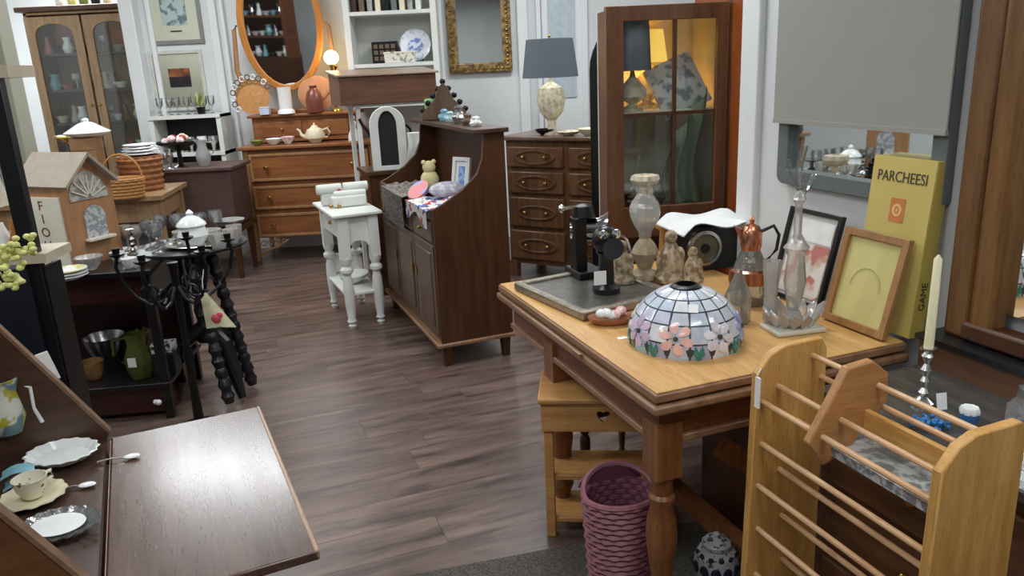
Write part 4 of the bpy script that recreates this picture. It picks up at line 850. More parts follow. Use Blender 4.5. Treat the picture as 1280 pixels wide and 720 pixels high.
vessel((-3.02, 5.20, MT), 'grey glazed covered jar beside the birdhouse roof', [(.06, 0), (.09, .08), (.08, .16), (.05, .2), (.06, .21), (.04, .25), (.01, .27)], plain('grey_glaze', sr(150, 150, 146), .3), 'covered_jar', 'jar')
vessel((-3.38, 5.30, MT), 'ribbed clear glass vase at the left of the display table', [(.05, 0), (.06, .1), (.05, .25), (.09, .36), (.085, .36)], crystal, 'glass_vase', 'vase', 24, nw=12, wav=.05)
t = thing('brass_scale', 'ornate yellow and black painted dish on a foot behind the birdhouse ridge', 'dish', (-3.07, 5.66, MT + .0), 0)
B().lathe([(.06, 0), (.02, .04), (.02, .30), (.05, .34), (.13, .40), (.12, .41), (.04, .37)], seg=28).obj('dish', spotty('yellow_black', sr(206, 184, 110), sr(50, 44, 40), 20, .5, .56, .4), t)
for k in range(6):
    vessel((-3.45 + .11 * k, 5.12 + .05 * (k % 2), MT), ['mottled grey teacup', 'small white creamer', 'pale blue sugar pot', 'amber glass tumbler', 'white china beaker', 'sage green pot'][k] + ' in the front row of the display table', [(.03, 0), (.045, .04), (.04, .08), (.045, .09), (.03, .085)], (dwick, china, teal, plain('amb2', sr(190, 140, 60), .2), china, leaf)[k], ['teacup', 'creamer', 'sugar_pot', 'tumbler', 'beaker', 'green_pot'][k], ['cup', 'creamer', 'pot', 'glass', 'cup', 'pot'][k])
# ================================================================ glazed double-door cupboard in the rear room
gx0, gx1, gy = -4.78, -3.62, 8.3; gw = gx1 - gx0; gh = 2.29
t = thing('display_cupboard', 'light brown cupboard with two arched glass doors full of china, upper left', 'cupboard', (gx0, gy, 0), 0)
B().box((gw / 2, .44, gh / 2), (gw, .02, gh)).obj('back_panel', plain('cupboard_back', sr(150, 124, 102), .6), t)
for x in (.015, gw - .015): B().box((x, .22, gh / 2), (.03, .42, gh)).obj('side_panel', cabw, t)
B().box((gw / 2, .2, gh + .01), (gw + .1, .5, .05)).obj('cornice', walnut, t, bevel=.01); B().box((gw / 2, .22, gh - .03), (gw, .42, .02)).obj('top_panel', cabw, t)
SHE = (.35, .80, 1.17, 1.50, 1.86)
for z in SHE: B().box((gw / 2, .22, z), (gw - .06, .40, .02)).obj('shelf', walnut, t)
hw = gw / 2
for k in (0, 1):
    x0 = k * hw + .012; x1 = (k + 1) * hw - .012
    n = 16; cx = (x0 + x1) / 2; w_ = (x1 - x0) / 2 - .085
    inn = [(cx - w_, .30), (cx + w_, .30)] + [(cx + w_ * math.cos(math.pi * j / n), 2.0 + .16 * abs(math.sin(math.pi * j / n)) ** .6 - .03 * math.cos(4 * math.pi * j / n) * 0) for j in range(n + 1)]
    out = []
    for (a, b_) in inn: out.append(None)
    out = [(x0, .2), (x1, .2)] + [(x1 - (x1 - x0) * j / n if 0 < j < n else (x1 if j == 0 else x0), gh - .06 if 0 < j < n else 2.0) for j in range(n + 1)]
    out[3] = (x1, gh - .06); out[-2] = (x0, gh - .06)
    d = B().ringprism(out, inn, -.02, .005).obj('door', cabw, t, bevel=.003)
    B().box((cx, -.005, 1.2), (2 * w_, .003, 1.95)).obj('pane', pane, d); B().ball((x1 - .03 if k == 0 else x0 + .03, -.03, 1.35), .014).obj('knob', brass, d)
pinkp = plain('rose_glass', sr(176, 112, 104), .3); orp = plain('terracotta', sr(176, 92, 60), .4)
for k, (x, m, l) in enumerate(((.30, pinkp, 'large rose pink platter standing in the left side of the display cupboard'), (.86, orp, 'large terracotta red platter standing in the right side of the display cupboard'))):
    t = thing('standing_platter', l, 'platter', (gx0 + x, gy + .34, 1.90), 0)
    B().lathe([(.001, 0), (.13, .0), (.19, .02), (.185, .03), (.12, .012), (.001, .012)], (0, 0, .17), rot=(R(82), 0, 0), seg=32, sc=(1, .85)).obj('dish', m, t); B().box((0, -.05, .0), (.1, .12, .02)).obj('easel', walnut, t)
cup_i = 0
rowcol = {1.86: 6, 1.50: 9, 1.17: 9, .80: 8}
forms = [('china_jug', 'jug', [(.03, 0), (.045, .04), (.025, .09), (.035, .12), (.03, .12)]), ('china_cup', 'cup', [(.025, 0), (.045, .05), (.04, .05)]), ('china_bowl', 'bowl', [(.03, 0), (.06, .045), (.055, .045)]), ('china_figurine', 'figurine', [(.04, 0), (.03, .04), (.015, .09), (.02, .12), (.004, .135)]), ('glass_goblet', 'glass', [(.03, 0), (.006, .01), (.006, .06), (.035, .08), (.035, .12), (.03, .12)])]
names_ = {1.86: 'top', 1.50: 'second', 1.17: 'third', .80: 'fourth'}
for z, n in rowcol.items():
    for j in range(n):
        f = forms[(j * 2 + int(z * 10)) % 5]; x = gx0 + .13 + (gw - .26) * j / (n - 1)
        if abs(x - gx0 - hw) < .05: x += .07
        m = (china, cream, china, teal, crystalw, dwick, pinkp)[(j * 3 + int(z * 7)) % 7] if f[1] != 'glass' else crystalw
        vessel((x, gy + .12 + .05 * (j % 2), z + .011), '%s standing on the %s shelf of the display cupboard' % ({'jug': 'little china jug', 'cup': 'small china cup', 'bowl': 'small china bowl', 'figurine': 'small china figurine', 'glass': 'stemmed glass goblet'}[f[1]], names_[z]), f[2], m, f[0], f[1], 12, 'china on the %s shelf of the display cupboard' % names_[z]).scale = (1.35,) * 3
for k in range(5):
    vessel((gx0 + .35 + .12 * k, gy + .1, gh + .036), ['white vase', 'yellow pot', 'green bottle', 'dark jar', 'cream bowl'][k] + ' on top of the display cupboard', [(.04, 0), (.05, .08), (.03, .14), (.035, .16), (.03, .16)], (china, blossom, leaf, iron, cream)[k], ['white_vase', 'yellow_pot', 'green_bottle', 'dark_jar', 'cream_bowl'][k], ['vase', 'pot', 'bottle', 'jar', 'bowl'][k])
# ================================================================ back wall: pictures, shelf, trunk
def wallpic(px0, py0, px1, py1, **k): pass
a_ = aty(187, 57, 7.16); b_ = aty(255, 54, 7.16)
picture(((a_.x + b_.x) / 2, 7.2, a_.z), 'grey framed tall print of pale blue figures, uppermost on the back wall', b_.x - a_.x, .62, plain('pewter_frame', sr(140, 142, 138), .35, metal=.3), [('print', (0, .36, .22, .40), spotty('pale_blue_art', sr(206, 214, 212), sr(120, 140, 146), 12, .52, .6, .6)), ('caption', (0, .11, .10, .012), ink)], (0, 0, 0), fw=.035, mat_=palecr)
a_ = aty(197, 140, 7.16); b_ = aty(262, 136, 7.16)
picture(((a_.x + b_.x) / 2 - .01, 7.2, a_.z), 'pale framed small sunset print hanging below the tall grey framed print', b_.x - a_.x, .52, plain('pale_frame', sr(204, 204, 194), .4), [('print_sky', (.01, .33, .19, .07), spotty('sunset', sr(220, 130, 60), sr(120, 56, 50), 9, .4, .6, .5)), ('print_sea', (.01, .25, .19, .09), spotty('dusk', sr(34, 22, 40), sr(60, 30, 40), 12, .4, .6, .5))], (0, 0, 0), fw=.03, mat_=palecr)
sx = -3.06
t = thing('white_shelf_unit', 'white open shelf unit with dark back against the wall under the sunset print', 'shelf', (sx, 6.86, 0), 0)
for x in (.02, .60): B().box((x, .14, .63), (.04, .28, 1.26)).obj('side_panel', white, t)
for z in (.55, .93, 1.25): B().box((.31, .14, z), (.62, .30, .03)).obj('shelf', white, t)
B().box((.31, .27, .63), (.6, .02, 1.2)).obj('back_panel', dark, t)
for k in range(7):
    vessel((sx + .08 + .075 * k, 6.95 + .03 * (k % 2), 1.266), 'clear stemmed flute on top of the white shelf unit', [(.025, 0), (.005, .01), (.005, .06), (.028, .09), (.03, .15), (.026, .15)], crystal, 'glass_flute', 'glass', 10, 'glass flutes on the white shelf unit')
t = thing('ruby_plant', 'small pot with pale yellow sprig on top of the white shelf unit', 'plant', (sx + .45, 6.90, 1.266), 0)
B().lathe([(.03, 0), (.04, .06), (.035, .06)]).obj('pot', iron, t)
for j in range(7): B().prism([(0, 0), (.018, .05), (0, .13), (-.018, .05)], -.002, .002, rot=(R(-12 - 9 * (j % 3)), 0, 0)).obj('leaf', (leaf, blossom)[j % 2], t, loc=(0, 0, .055), rz=j * .9)
for k in range(5):
    vessel((sx + .1 + .1 * k, 6.95, .946), ['silver goblet', 'glass sugar bowl', 'pewter beaker', 'china pot', 'silver pepper mill'][k] + ' on the middle board of the white shelf unit', [(.035, 0), (.012, .02), (.015, .05), (.045, .09), (.04, .13), (.035, .13)], (silver, crystalw, silver, china, silver)[k], ['silver_goblet', 'sugar_bowl', 'beaker', 'china_pot', 'pepper_mill'][k], ['goblet', 'bowl', 'cup', 'pot', 'mill'][k])
t = thing('dark_chest', 'dull purple-brown wooden chest on short dark legs left of the honey dresser', 'chest', (-2.74, 6.05, 0), 0)
B().box((.30, .2, .65), (.60, .42, .44)).obj('body', trunkw, t, bevel=.006); B().box((.30, .2, .885), (.66, .48, .03)).obj('lid', trunkw, t, bevel=.006)
B().box((.30, .2, .40), (.64, .46, .04)).obj('base_rail', walnut, t)
for x in (.03, .57):
    for y in (.02, .38): B().box((x, y, .19), (.05, .05, .38), taper=.6).obj('leg', walnut, t)
t = thing('fruit_compote', 'black footed compote heaped with pink and cream fruit on the dark chest', 'compote', (-2.56, 6.18, .901), 0)
B().lathe([(.06, 0), (.02, .02), (.016, .12), (.06, .14), (.15, .18), (.16, .2), (.14, .19), (.04, .15)], seg=28).obj('bowl', black, t)
for k in range(11): B().ball((random.uniform(-.09, .09), random.uniform(-.07, .07), .20 + random.random() * .03), .03, (1.1, 1, .9), 8).obj('fruit', (cream, pinkf, redglaze)[k % 3], t)
jug((-2.36, 6.14, .901), 'grey pearly glass pitcher on the dark chest beside the fruit compote', plain('pearl_grey', sr(160, 160, 158), .25), .055, .2, 0, 'pearl_pitcher')
for k in range(3): goblet((-2.70 + .06 * k, 6.0 + .02 * k, .901), 'dark silver goblet at the left end of the dark chest', silver, .12, .03, 'silver goblets on the dark chest')
bpy.data.objects['dark_chest']['label'] = 'dull purple-brown wooden chest on short dark legs left of the honey dresser'
# ================================================================ honey dresser with oval mirror
dx0, dy = -2.21, 6.6; dw = 1.10; DT = .99
t = thing('honey_dresser', 'honey brown three-drawer dresser with fretwork feet and oval swing mirror', 'dresser', (dx0, dy, 0), R(1))
B().box((dw / 2, .24, .59), (dw - .04, .44, .76)).obj('carcass', honey, t)
B().box((dw / 2, .23, DT - .012), (dw + .06, .52, .028)).obj('top', honey, t, bevel=.006)
for x in (.02, dw - .02):
    for y in (.03, .45): B().box((x, y, .485), (.045, .045, .97), taper=.7).obj('corner_post', honeyz, t, bevel=.004)
for z0, z1 in ((.22, .42), (.46, .66), (.70, .93)):
    d = B().box((dw / 2, .008, (z0 + z1) / 2), (dw - .10, .03, z1 - z0)).obj('drawer', honey, t, bevel=.008)
    B().ringprism([(.05, z0), (dw - .05, z0), (dw - .05, z1), (.05, z1)], [(.075, z0 + .022), (dw - .075, z0 + .022), (dw - .075, z1 - .022), (.075, z1 - .022)], -.014, -.006).obj('moulding', honeyz, d, bevel=.003)
    for x in (.19, dw - .19): B().lathe([(.008, 0), (.008, .012), (.02, .018), (.018, .028), (.004, .032)], (x, -.006, (z0 + z1) / 2), rot=(R(90), 0, 0), seg=12).obj('knob', brass, d)
for s in (0, 1):
    b = B(); X = lambda u: (u if s == 0 else dw - u)
    b.tube([(X(.04), 0, .05), (X(.10), 0, .10), (X(.20), 0, .13), (X(.30), 0, .19)], .009, 6)
    for q in range(4): b.tube([(X(.08 + .06 * q + .022 * math.cos(a)), 0, .165 - .0 * q + .02 * math.sin(a) + .004 * q) for a in [i * math.pi / 5 for i in range(10)]], .006, 5, True)
    b.obj('fretwork_bracket', honeyz, t)
B().box((dw / 2 - .05, .34, DT + .12), (dw - .2, .22, .21)).obj('glove_box', honey, t); B().box((dw / 2 - .05, .33, DT + .235), (dw - .14, .27, .022)).obj('glove_box_top', honey, t, bevel=.005)
for k in (0, 1): d = B().box((dw / 2 - .25 + .4 * k, .225, DT + .12), (.34, .014, .13)).obj('small_drawer', honey, t, bevel=.005); B().ball((dw / 2 - .25 + .4 * k, .21, DT + .12), .012).obj('knob', brass, d)
mcx = (aty(352, 40, 6.95).x - dx0); MZ = 1.98
mr = B()
oo = [(.36 * math.cos(a), .56 * math.sin(a)) for a in [2 * math.pi * k / 48 for k in range(48)]]; ii = [(x * .835, z * .9) for x, z in oo]
fr = mr.ringprism(oo, ii, -.02, .015).obj('mirror_frame', wood('honey_frame', sr(170, 108, 48), sr(196, 134, 66), 2, .3), t, bevel=.008, loc=(mcx, .36, MZ), rot=(R(3.6), 0, 0))
B().prism(ii, -.006, .004).obj('mirror_glass', mirror, fr)
for s in (-1, 1):
    B().tube([(mcx + s * .06, .37, DT + .25), (mcx + s * .22, .37, DT + .27), (mcx + s * .36, .37, DT + .42), (mcx + s * .42, .37, DT + .62), (mcx + s * .40, .37, DT + .95), (mcx + s * .375, .37, MZ)], [.03, .03, .026, .022, .018, .012], 10).obj('mirror_support', honeyz, t)
B().box((mcx, .37, DT + .26), (.5, .07, .04)).obj('support_foot', honey, t, bevel=.01)
GT = DT + .25; dY = dy + .30
teapot(aty(392, 168, 6.68) * Vector((1, 1, 0)) if 0 else Vector((aty(392, 165, 6.68).x, 6.72, DT + .004)), 'cream teapot with gold finial on the honey dresser top', cream, .085, R(0))
vessel(Vector((aty(359, 137, 6.86).x, 6.83, GT)), 'tall white tankard with tiny pink print in front of the oval mirror', [(.075, 0), (.07, .025), (.055, .04), (.055, .2), (.06, .22), (.05, .22)], china, 'white_tankard', 'tankard')
t = thing('wicker_fan', 'round brown wicker ornament with curled white trim on the left of the dresser', 'ornament', Vector((aty(318, 138, 6.9).x, 6.90, GT)), 0)
B().lathe([(.001, 0), (.14, 0), (.15, .02), (.001, .03)], (0, .03, .15), rot=(R(80), 0, 0), seg=30).obj('disc', wick, t)
for k in range(12):
    a = R(30 + k * 17); B().tube([(.165 * math.cos(a) + .022 * math.cos(x), -.01, .15 + .165 * math.sin(a) + .022 * math.sin(x)) for x in [i * math.pi / 4 for i in range(8)]], .006, 5, True).obj('curl', (dwick, china)[k % 2], t)
box_thing(Vector((aty(334, 139, 6.86).x, 6.80, GT)), (.08, .06, .065), plain('pale_blue_box', sr(196, 208, 220), .4), 'trinket_box', 'tiny pale blue trinket box in front of the wicker ornament', 'box')
vessel(Vector((aty(395, 138, 6.86).x, 6.84, GT)), 'reddish brown lacquer canister right of the white tankard', [(.07, 0), (.075, .1), (.06, .16), (.03, .2), (.035, .22)], plain('lacquer', sr(120, 62, 46), .3), 'lacquer_canister', 'canister')
t = thing('shell_back_tray', 'tan oval wooden tray propped behind the lacquer canister', 'tray', Vector((aty(398, 138, 6.95).x, 6.98, GT)), 0)
B().lathe([(.001, 0), (.13, 0), (.15, .018), (.14, .02), (.001, .01)], (0, 0, .15), rot=(R(82), 0, 0), seg=30, sc=(1.1, 1)).obj('tray', tan, t)
for k, (px, l, m) in enumerate(((318, 'dark green leafy dish on the left of the dresser top', leaf), (340, 'small white oval soap dish on the dresser top', china), (358, 'little pink and white china basket on the dresser top', pinkf))):
    bowl(Vector((aty(px, 172, 6.66).x, 6.70, DT + .004)), l, m, .055 if k != 1 else .07, .04 + .01 * k, ['leaf_dish', 'soap_dish', 'china_basket'][k], 'dish')
t = thing('china_lady', 'white china lady figurine at the right end of the dresser top', 'figurine', Vector((aty(445, 170, 6.7).x - .02, 6.72, DT + .004)), 0)
B().lathe([(.05, 0), (.045, .05), (.02, .11), (.028, .15), (.012, .17)], nw=7, wav=.06, seg=28).obj('dress', china, t); B().ball((0, 0, .19), .022).obj('head', china, t)
bl = aty(414, 72, 6.95)
t = thing('globe_lamp', 'glowing warm globe bulb lamp beside the oval mirror', 'lamp', (bl.x, bl.y, GT), 0)
hb = bl.z - GT
B().lathe([(.05, 0), (.045, .012), (.012, .025), (.01, hb * .6), (.02, hb - .07), (.026, hb - .05)]).obj('stand', brass, t)
B().ball((0, 0, hb), .062, seg=24).obj('globe', bulbm, t)
lp = bpy.data.lights.new('globe_light', 'POINT'); lp.energy = 2.5; lp.color = (1, .62, .3); lp.shadow_soft_size = .07; o = bpy.data.objects.new('globe_light', lp); COL.objects.link(o); o.location = (bl.x - .0, bl.y - .1, bl.z)
# ================================================================ built-in shelves, gold mirror, box on stand
t = thing('built_in_bookcase', 'white built-in bookcase recessed beside the gilt mirror', 'bookcase', (-1.29, 6.86, 0), 0)
for x in (.015, .74): B().box((x, .17, 1.93), (.05, .34, 1.34)).obj('side_panel', white, t)
for z in (1.27, 1.60, 2.02, 2.45): B().box((.38, .17, z), (.73, .33, .03)).obj('shelf', white, t)
B().box((.38, .325, 1.93), (.72, .015, 1.34)).obj('back_panel', white, t)
sY = 6.99
t = thing('blue_transfer_plate', 'blue and white patterned plate standing on the bookcase shelf', 'plate', (aty(520, 72, sY).x, sY + .05, 1.616), 0)
B().lathe([(.001, 0), (.085, 0), (.135, .018), (.13, .022), (.08, .006), (.001, .006)], (0, 0, .14), rot=(R(80), 0, 0), seg=36, nw=12, wav=.015).obj('plate', spotty('blue_rim', sr(222, 226, 232), sr(160, 176, 208), 30, .55, .65, .2), t)
B().lathe([(.001, 0), (.06, 0), (.06, .003), (.001, .003)], (0, -.012, .14), rot=(R(80), 0, 0), seg=24).obj('blue_centre', spotty('blue_flower', sr(120, 140, 196), sr(214, 220, 232), 40, .5, .55, .2), t)
B().tube([(-.06, -.03, .0), (-.05, .0, .03), (-.03, .03, .12)], .005).tube([(.06, -.03, .0), (.05, .0, .03), (.03, .03, .12)], .005).obj('easel', black, t)
t = thing('black_organizer', 'black lattice fronted box left of the blue plate', 'box', (aty(481, 73, sY).x, sY + .08, 1.616), 0)
B().box((0, 0, .09), (.22, .1, .18)).obj('body', iron, t)
for k in range(3):
    for j in range(4): B().box((-.075 + .05 * j, -.053, .04 + .05 * k), (.034, .008, .034)).obj('lattice_square', dwick, t)
box_thing((aty(505, 80, sY).x - .02, sY - .07, 1.616), (.26, .08, .09), spotty('ivory_floral', sr(226, 222, 208), sr(150, 150, 130), 30, .56, .6, .4), 'floral_box', 'long ivory box with faint flowers below the blue plate', 'box')
for k in range(9):
    box_thing((-1.22 + .068 * k, sY + .02, 2.036), (.045, .16, .15 + .02 * (k % 3)), (walnut, dwick, silver, cream, iron, greyf, cream, silver, white)[k], ('book', 'book', 'tin', 'book', 'book', 'tin', 'book', 'tin', 'book')[k], ['dark red-brown', 'mottled brown', 'dull silver', 'cream bound', 'black bound', 'slate grey', 'second cream', 'pewter coloured', 'white'][k] + ' ' + ['book', 'book', 'tin', 'book', 'book', 'tin', 'book', 'tin', 'book'][k] + ' upright on the upper bookcase shelf', ('book', 'book', 'tin', 'book', 'book', 'tin', 'book', 'tin', 'book')[k])
g0 = aty(562, 90, 7.15); g1 = aty(641, 90, 7.15); gw_ = g1.x - g0.x
t = thing('gilt_mirror', 'gilt framed rectangular mirror on the back wall', 'mirror', (g0.x, 7.19, 1.50), 0)
B().ringprism([(0, 0), (gw_, 0), (gw_, 1.1), (0, 1.1)], [(.085, .085), (gw_ - .085, .085), (gw_ - .085, 1.015), (.085, 1.015)], -.05, 0).obj('frame', gold, t, bevel=.012)
b = B()
for k in range(30):
    b.ball((.035, -.05, .03 + k * .036), .014, seg=6).ball((gw_ - .035, -.05, .03 + k * .036), .014, seg=6)
for k in range(14): b.ball((.05 + k * (gw_ - .1) / 13, -.05, .035), .014, seg=6)
b.obj('beading', brass, t); B().box((gw_ / 2, -.006, .55), (gw_ - .16, .006, .94)).obj('glass', mirror, t)
bp_ = Vector((aty(437, 118, 5.85).x, 5.85, 0))
t = thing('slant_box_stand', 'tall white-framed stand with black scroll iron holding the wooden box', 'stand', (bp_.x + .02, 5.88, 0), R(24))
for x in (.03, .66):
    for y in (.03, .26): B().box((x, y, .66), (.03, .03, 1.32)).obj('leg', white, t)
B().box((.345, .145, 1.31), (.70, .30, .02)).obj('stand_top', white, t); B().box((.345, .145, .3), (.66, .26, .02)).obj('stand_shelf', white, t)
for s in (0, 1):
    sc_ = [(.03 + .62 * s + (1 - 2 * s) * .26 * u, .015, 1.22 - .42 * u ** .7 + .05 * math.sin(u * 6)) for u in [i / 12 for i in range(13)]]
    B().tube(sc_, .012, 7).obj('scroll', iron, t)
B().tube([(.345 + .08 * math.cos(a), .015, 1.08 + .08 * math.sin(a)) for a in [i * .5 for i in range(11)]], .01, 6).obj('scroll', iron, t)
t = thing('slant_top_box', 'red-brown wooden lap desk box above the white stand, its slanting lid painted with a pale sheen', 'box', (bp_.x - .06, 5.80, 1.322), R(24))
B().prism([(0, 0), (.34, 0), (.34, .235), (0, .20)], .0, .74, plane='yz').obj('body', brownbox, t, bevel=.003)
B().prism([(-.02, .20), (.36, .238), (.36, .252), (-.02, .214)], -.02, .76, plane='yz').obj('lid', lidsheen, t, bevel=.003)
c = Vector((aty(487, 214, 5.35).x, 5.35, 0))
t = thing('low_dark_chest', 'low dark chest hidden behind the white side table', 'chest', (c.x - .35, 5.28, 0), R(20))
cz = aty(487, 214, 5.35).z
B().box((.42, .17, cz / 2 - .01), (.40, .34, cz - .03)).obj('body', walnut, t); B().box((.42, .17, cz - .012), (.44, .40, .024)).obj('top', walnut, t)
t = thing('arched_frame', 'white gothic arched frame with open black centre behind the side table', 'frame', (c.x, 5.42, cz + .001), R(12))
aro = arc(0, 0, .24, .43, 16); ari = [(x * .52, .03 + z * .86) for x, z in aro]
B().ringprism(aro, ari, -.02, .02).obj('frame', white, t, bevel=.004); B().prism(ari, .012, .018).obj('backing', dark, t)
t = thing('white_pitcher', 'white enamel pitcher with dark handle right of the arched frame', 'pitcher', (c.x + .17, 5.50, cz + .001), 0)
B().lathe([(.045, 0), (.06, .06), (.045, .16), (.05, .24), (.045, .24)]).obj('body', white, t); B().tube([(.05, 0, .22), (.1, 0, .2), (.1, 0, .1), (.055, 0, .06)], .01).obj('handle', iron, t)
# ================================================================ dry-sink sideboard
SB = Vector((-.386, 3.906, 0)); SDp, SL = .41, 1.24
t = thing('dry_sink_sideboard', 'dark walnut dry-sink sideboard with curved sides, doors and raised back shelf', 'sideboard', SB, A + R(1))
prof = [(0, .12), (SDp, .12), (SDp, 1.235), (SDp - .10, 1.235), (SDp - .115, 1.20), (SDp - .125, 1.10), (SDp - .16, 1.02), (SDp - .24, .95), (.06, .885), (0, .86)]
B().prism(prof, 0, .022).obj('side_panel', walnut, t, bevel=.003); B().prism(prof, SL - .022, SL).obj('side_panel', walnut, t, bevel=.003)
B().box((SDp - .01, SL / 2, .68), (.015, SL - .04, 1.11)).obj('back_panel', walnut, t)
B().box((SDp - .075, SL / 2, 1.235), (.19, SL + .04, .024)).obj('back_shelf', walnut_y, t, bevel=.004)
B().box((SDp / 2 - .01, SL / 2, .80), (SDp - .03, SL - .044, .018)).obj('sink_floor', walnut_y, t)
B().box((.012, SL / 2, .83), (.022, SL - .04, .06)).obj('front_rim', walface, t, bevel=.003)
B().box((.02, SL / 2, .44), (.02, SL - .044, .62)).obj('face_frame', walface, t)
B().box((SDp / 2 - .01, SL / 2, .125), (SDp + .035, SL + .03, .022)).obj('base_moulding', edgew, t, bevel=.006)
for k in range(3):
    y0 = .03 + k * (SL - .06) / 3; yw = (SL - .06) / 3
    d = B().box((.004, y0 + yw / 2, .735), (.018, yw - .015, .115)).obj('drawer', walface, t, bevel=.004); B().lathe([(.006, 0), (.006, .01), (.014, .016), (.004, .024)], (-.004, y0 + yw / 2, .735), rot=(0, R(-90), 0), seg=10).obj('knob', brass, d)
    d = B().box((.004, y0 + yw / 2, .415), (.018, yw - .015, .50)).obj('door', walface, t, bevel=.004)
    B().prism([(y0 + .05, .21), (y0 + yw - .05, .21), (y0 + yw - .05, .62), (y0 + .05, .62)], -.012, .0, plane='yz').obj('raised_panel', walface, d, bevel=.008)
    B().box((-.011, y0 + (.045 if k else yw - .045), .46), (.012, .014, .05)).obj('pull', brass, d)
for x in (.03, SDp - .04):
    for y in (.03, SL - .03): B().box((x, y, .058), (.05, .05, .115), taper=.75).obj('foot', walnut, t, bevel=.003)
MS = Matrix.Translation(SB) @ Matrix.Rotation(A + R(1), 4, 'Z')
inS = lambda x, y, z: MS @ Vector((x, y, z))
# goods in the sink
def drape(u, v):
    x = -.03 + .30 * v; y = .02 + .42 * u; z = .868 + .012 * math.sin(u * 17) + .01 * math.sin(v * 11)
    if v < .25: x = -.03; z = .868 - (.25 - v) * (.30 + .12 * math.sin(u * 7 + 1))
    return inS(x, y + .0, z)
B().sheet(lambda u, v: drape(u, v), 28, 18, .004).obj('chintz_cloth', chintz, label='red, white and blue floral cloth draped over the near corner of the sideboard', cat='cloth')
def mesh_(u, v):
    x = -.034 + .26 * v; z = .872 + .01 * math.sin(u * 30) * math.cos(v * 26)
    if v < .35: x = -.036; z = .872 - (.35 - v) * .55
    return inS(x, .50 + .52 * u, z)
B().sheet(mesh_, 30, 18, .004).obj('grey_lace_runner', spotty('grey_lace', sr(150, 144, 136), sr(96, 88, 80), 60, .45, .55, .9), label='grey crocheted runner draped over the far half of the sideboard front', cat='cloth')
t = thing('stuffed_bear', 'small yellowish plush bear sitting in the sideboard well', 'toy', inS(.15, .55, .885), A)
pl_ = plain('straw_plush', sr(214, 200, 150), .95); B().ball((0, 0, .05), .055, (1, .9, 1.1)).obj('body', pl_, t); B().ball((0, 0, .125), .038).ball((-.03, 0, .155), .014).ball((.03, 0, .155), .014).obj('head', pl_, t)
B().ball((0, 0, .035), .085, (1.2, 1, .5), 18).obj('lilac_pouffe', spotty('lilac_grey_fur', sr(206, 204, 212), sr(170, 168, 180), 30, .45, .55, .95), label='rounded lilac-grey knitted bundle beside the plush bear', cat='cushion', loc=inS(.17, .28, .88))
B().lathe([(.04, 0), (.062, .025), (.066, .036), (.06, .036)], seg=24).obj('red_bowl', spotty('red_blue_plastic', sr(206, 92, 88), sr(140, 130, 190), 14, .56, .6, .4), label='red and blue rounded bowl lying in the floral cloth', cat='bowl', loc=inS(.06, .42, .885), rot=(R(30), R(-30), 0))
picture(inS(.275, .36, .882), 'white framed small picture with blue figure standing inside the sideboard well', .135, .19, white, [('print', (.0, .09, .045, .10), spotty('blue_print', sr(100, 140, 206), sr(160, 186, 224), 30, .5, .55, .5))], (R(-10), 0, A - R(62)), fw=.022, mat_=tagm, glass=False)
TZs = 1.249
def onS(px, py): return on(px, py, TZs)
vessel(inS(.33, .98, TZs), 'mint green octagonal jar on the sideboard back shelf', [(.056, 0), (.06, .01), (.06, .115), (.052, .125), (.04, .125)], jade, 'jade_jar', 'jar', 8)
t = thing('carved_bracket', 'dark carved peaked wooden ornament behind the mint green jar', 'ornament', inS(.37, .90, TZs), R(5))
B().prism([(-.14, 0), (.14, 0), (.13, .05), (.06, .12), (.03, .19), (0, .22), (-.03, .19), (-.06, .12), (-.13, .05)], -.015, .015).obj('panel', wood('carved', sr(84, 62, 46), sr(110, 84, 62), 2, .5), t, bevel=.004)
for j in range(9):
    u = j / 8; B().ball((-.13 + .26 * u, 0, .06 + .165 * (1 - abs(2 * u - 1))), .018, (1, .8, 1), 8).obj('carved_leaf', iron, t)
for k, (y, l, m, h) in enumerate(((.78, 'pale blue china rose cluster on the sideboard back shelf', teal, .07), (.66, 'small sky blue china dog on the back shelf', plain('sky', sr(176, 206, 214), .3), .06), (.50, 'little silver bud vase on the back shelf', silver, .1), (.34, 'brown pine cone ornament on the back shelf', dwick, .06), (.2, 'white china swan at the near end of the back shelf', china, .05))):
    t = thing(['china_rose', 'china_dog', 'bud_vase', 'pine_cone', 'china_swan'][k], l, 'ornament', inS(.33, y, TZs), R(30 * k))
    B().lathe([(.028, 0), (.034, h * .3), (.018, h * .6), (.022, h * .85), (.01, h)], nw=5, wav=.1, seg=20).obj('body', m, t); B().ball((.03, 0, h * .45), .018, seg=8).ball((-.022, .01, h * .35), .016, seg=8).obj('detail', m, t)
# ================================================================ white side table
wc = on(415, 271, .73)
t = thing('white_side_table', 'white painted side table with turned legs and lower shelf beside the sideboard', 'table', wc, R(24))
t.location.z = 0; t.scale = (1, 1, .915)
WW, WL = .31, .62
B().box((WW / 2, WL / 2, .79), (WW, WL, .022)).obj('tabletop', white, t, bevel=.006)
B().ringprism([(.05, .04), (WW - .04, .04), (WW - .04, WL - .04), (.05, WL - .04)], [(.07, .06), (WW - .06, .06), (WW - .06, WL - .06), (.07, WL - .06)], .62, .779, 'xy').obj('apron', white, t)
n = 12
B().prism([(.09, .62), (.09, .55)] + [(WW / 2 - (WW / 2 - .09) * math.cos(math.pi * j / n), .545 + .065 * math.sin(math.pi * j / n)) for j in range(n + 1)] + [(WW - .09, .55), (WW - .09, .62)], .04, .055).obj('arched_skirt', white, t)
lp_ = [(.018, 0), (.026, .02), (.012, .035), (.03, .05), (.022, .07), (.03, .14), (.034, .26), (.03, .34), (.022, .38), (.04, .40), (.04, .42), (.024, .44), (.036, .47), (.036, .50)]
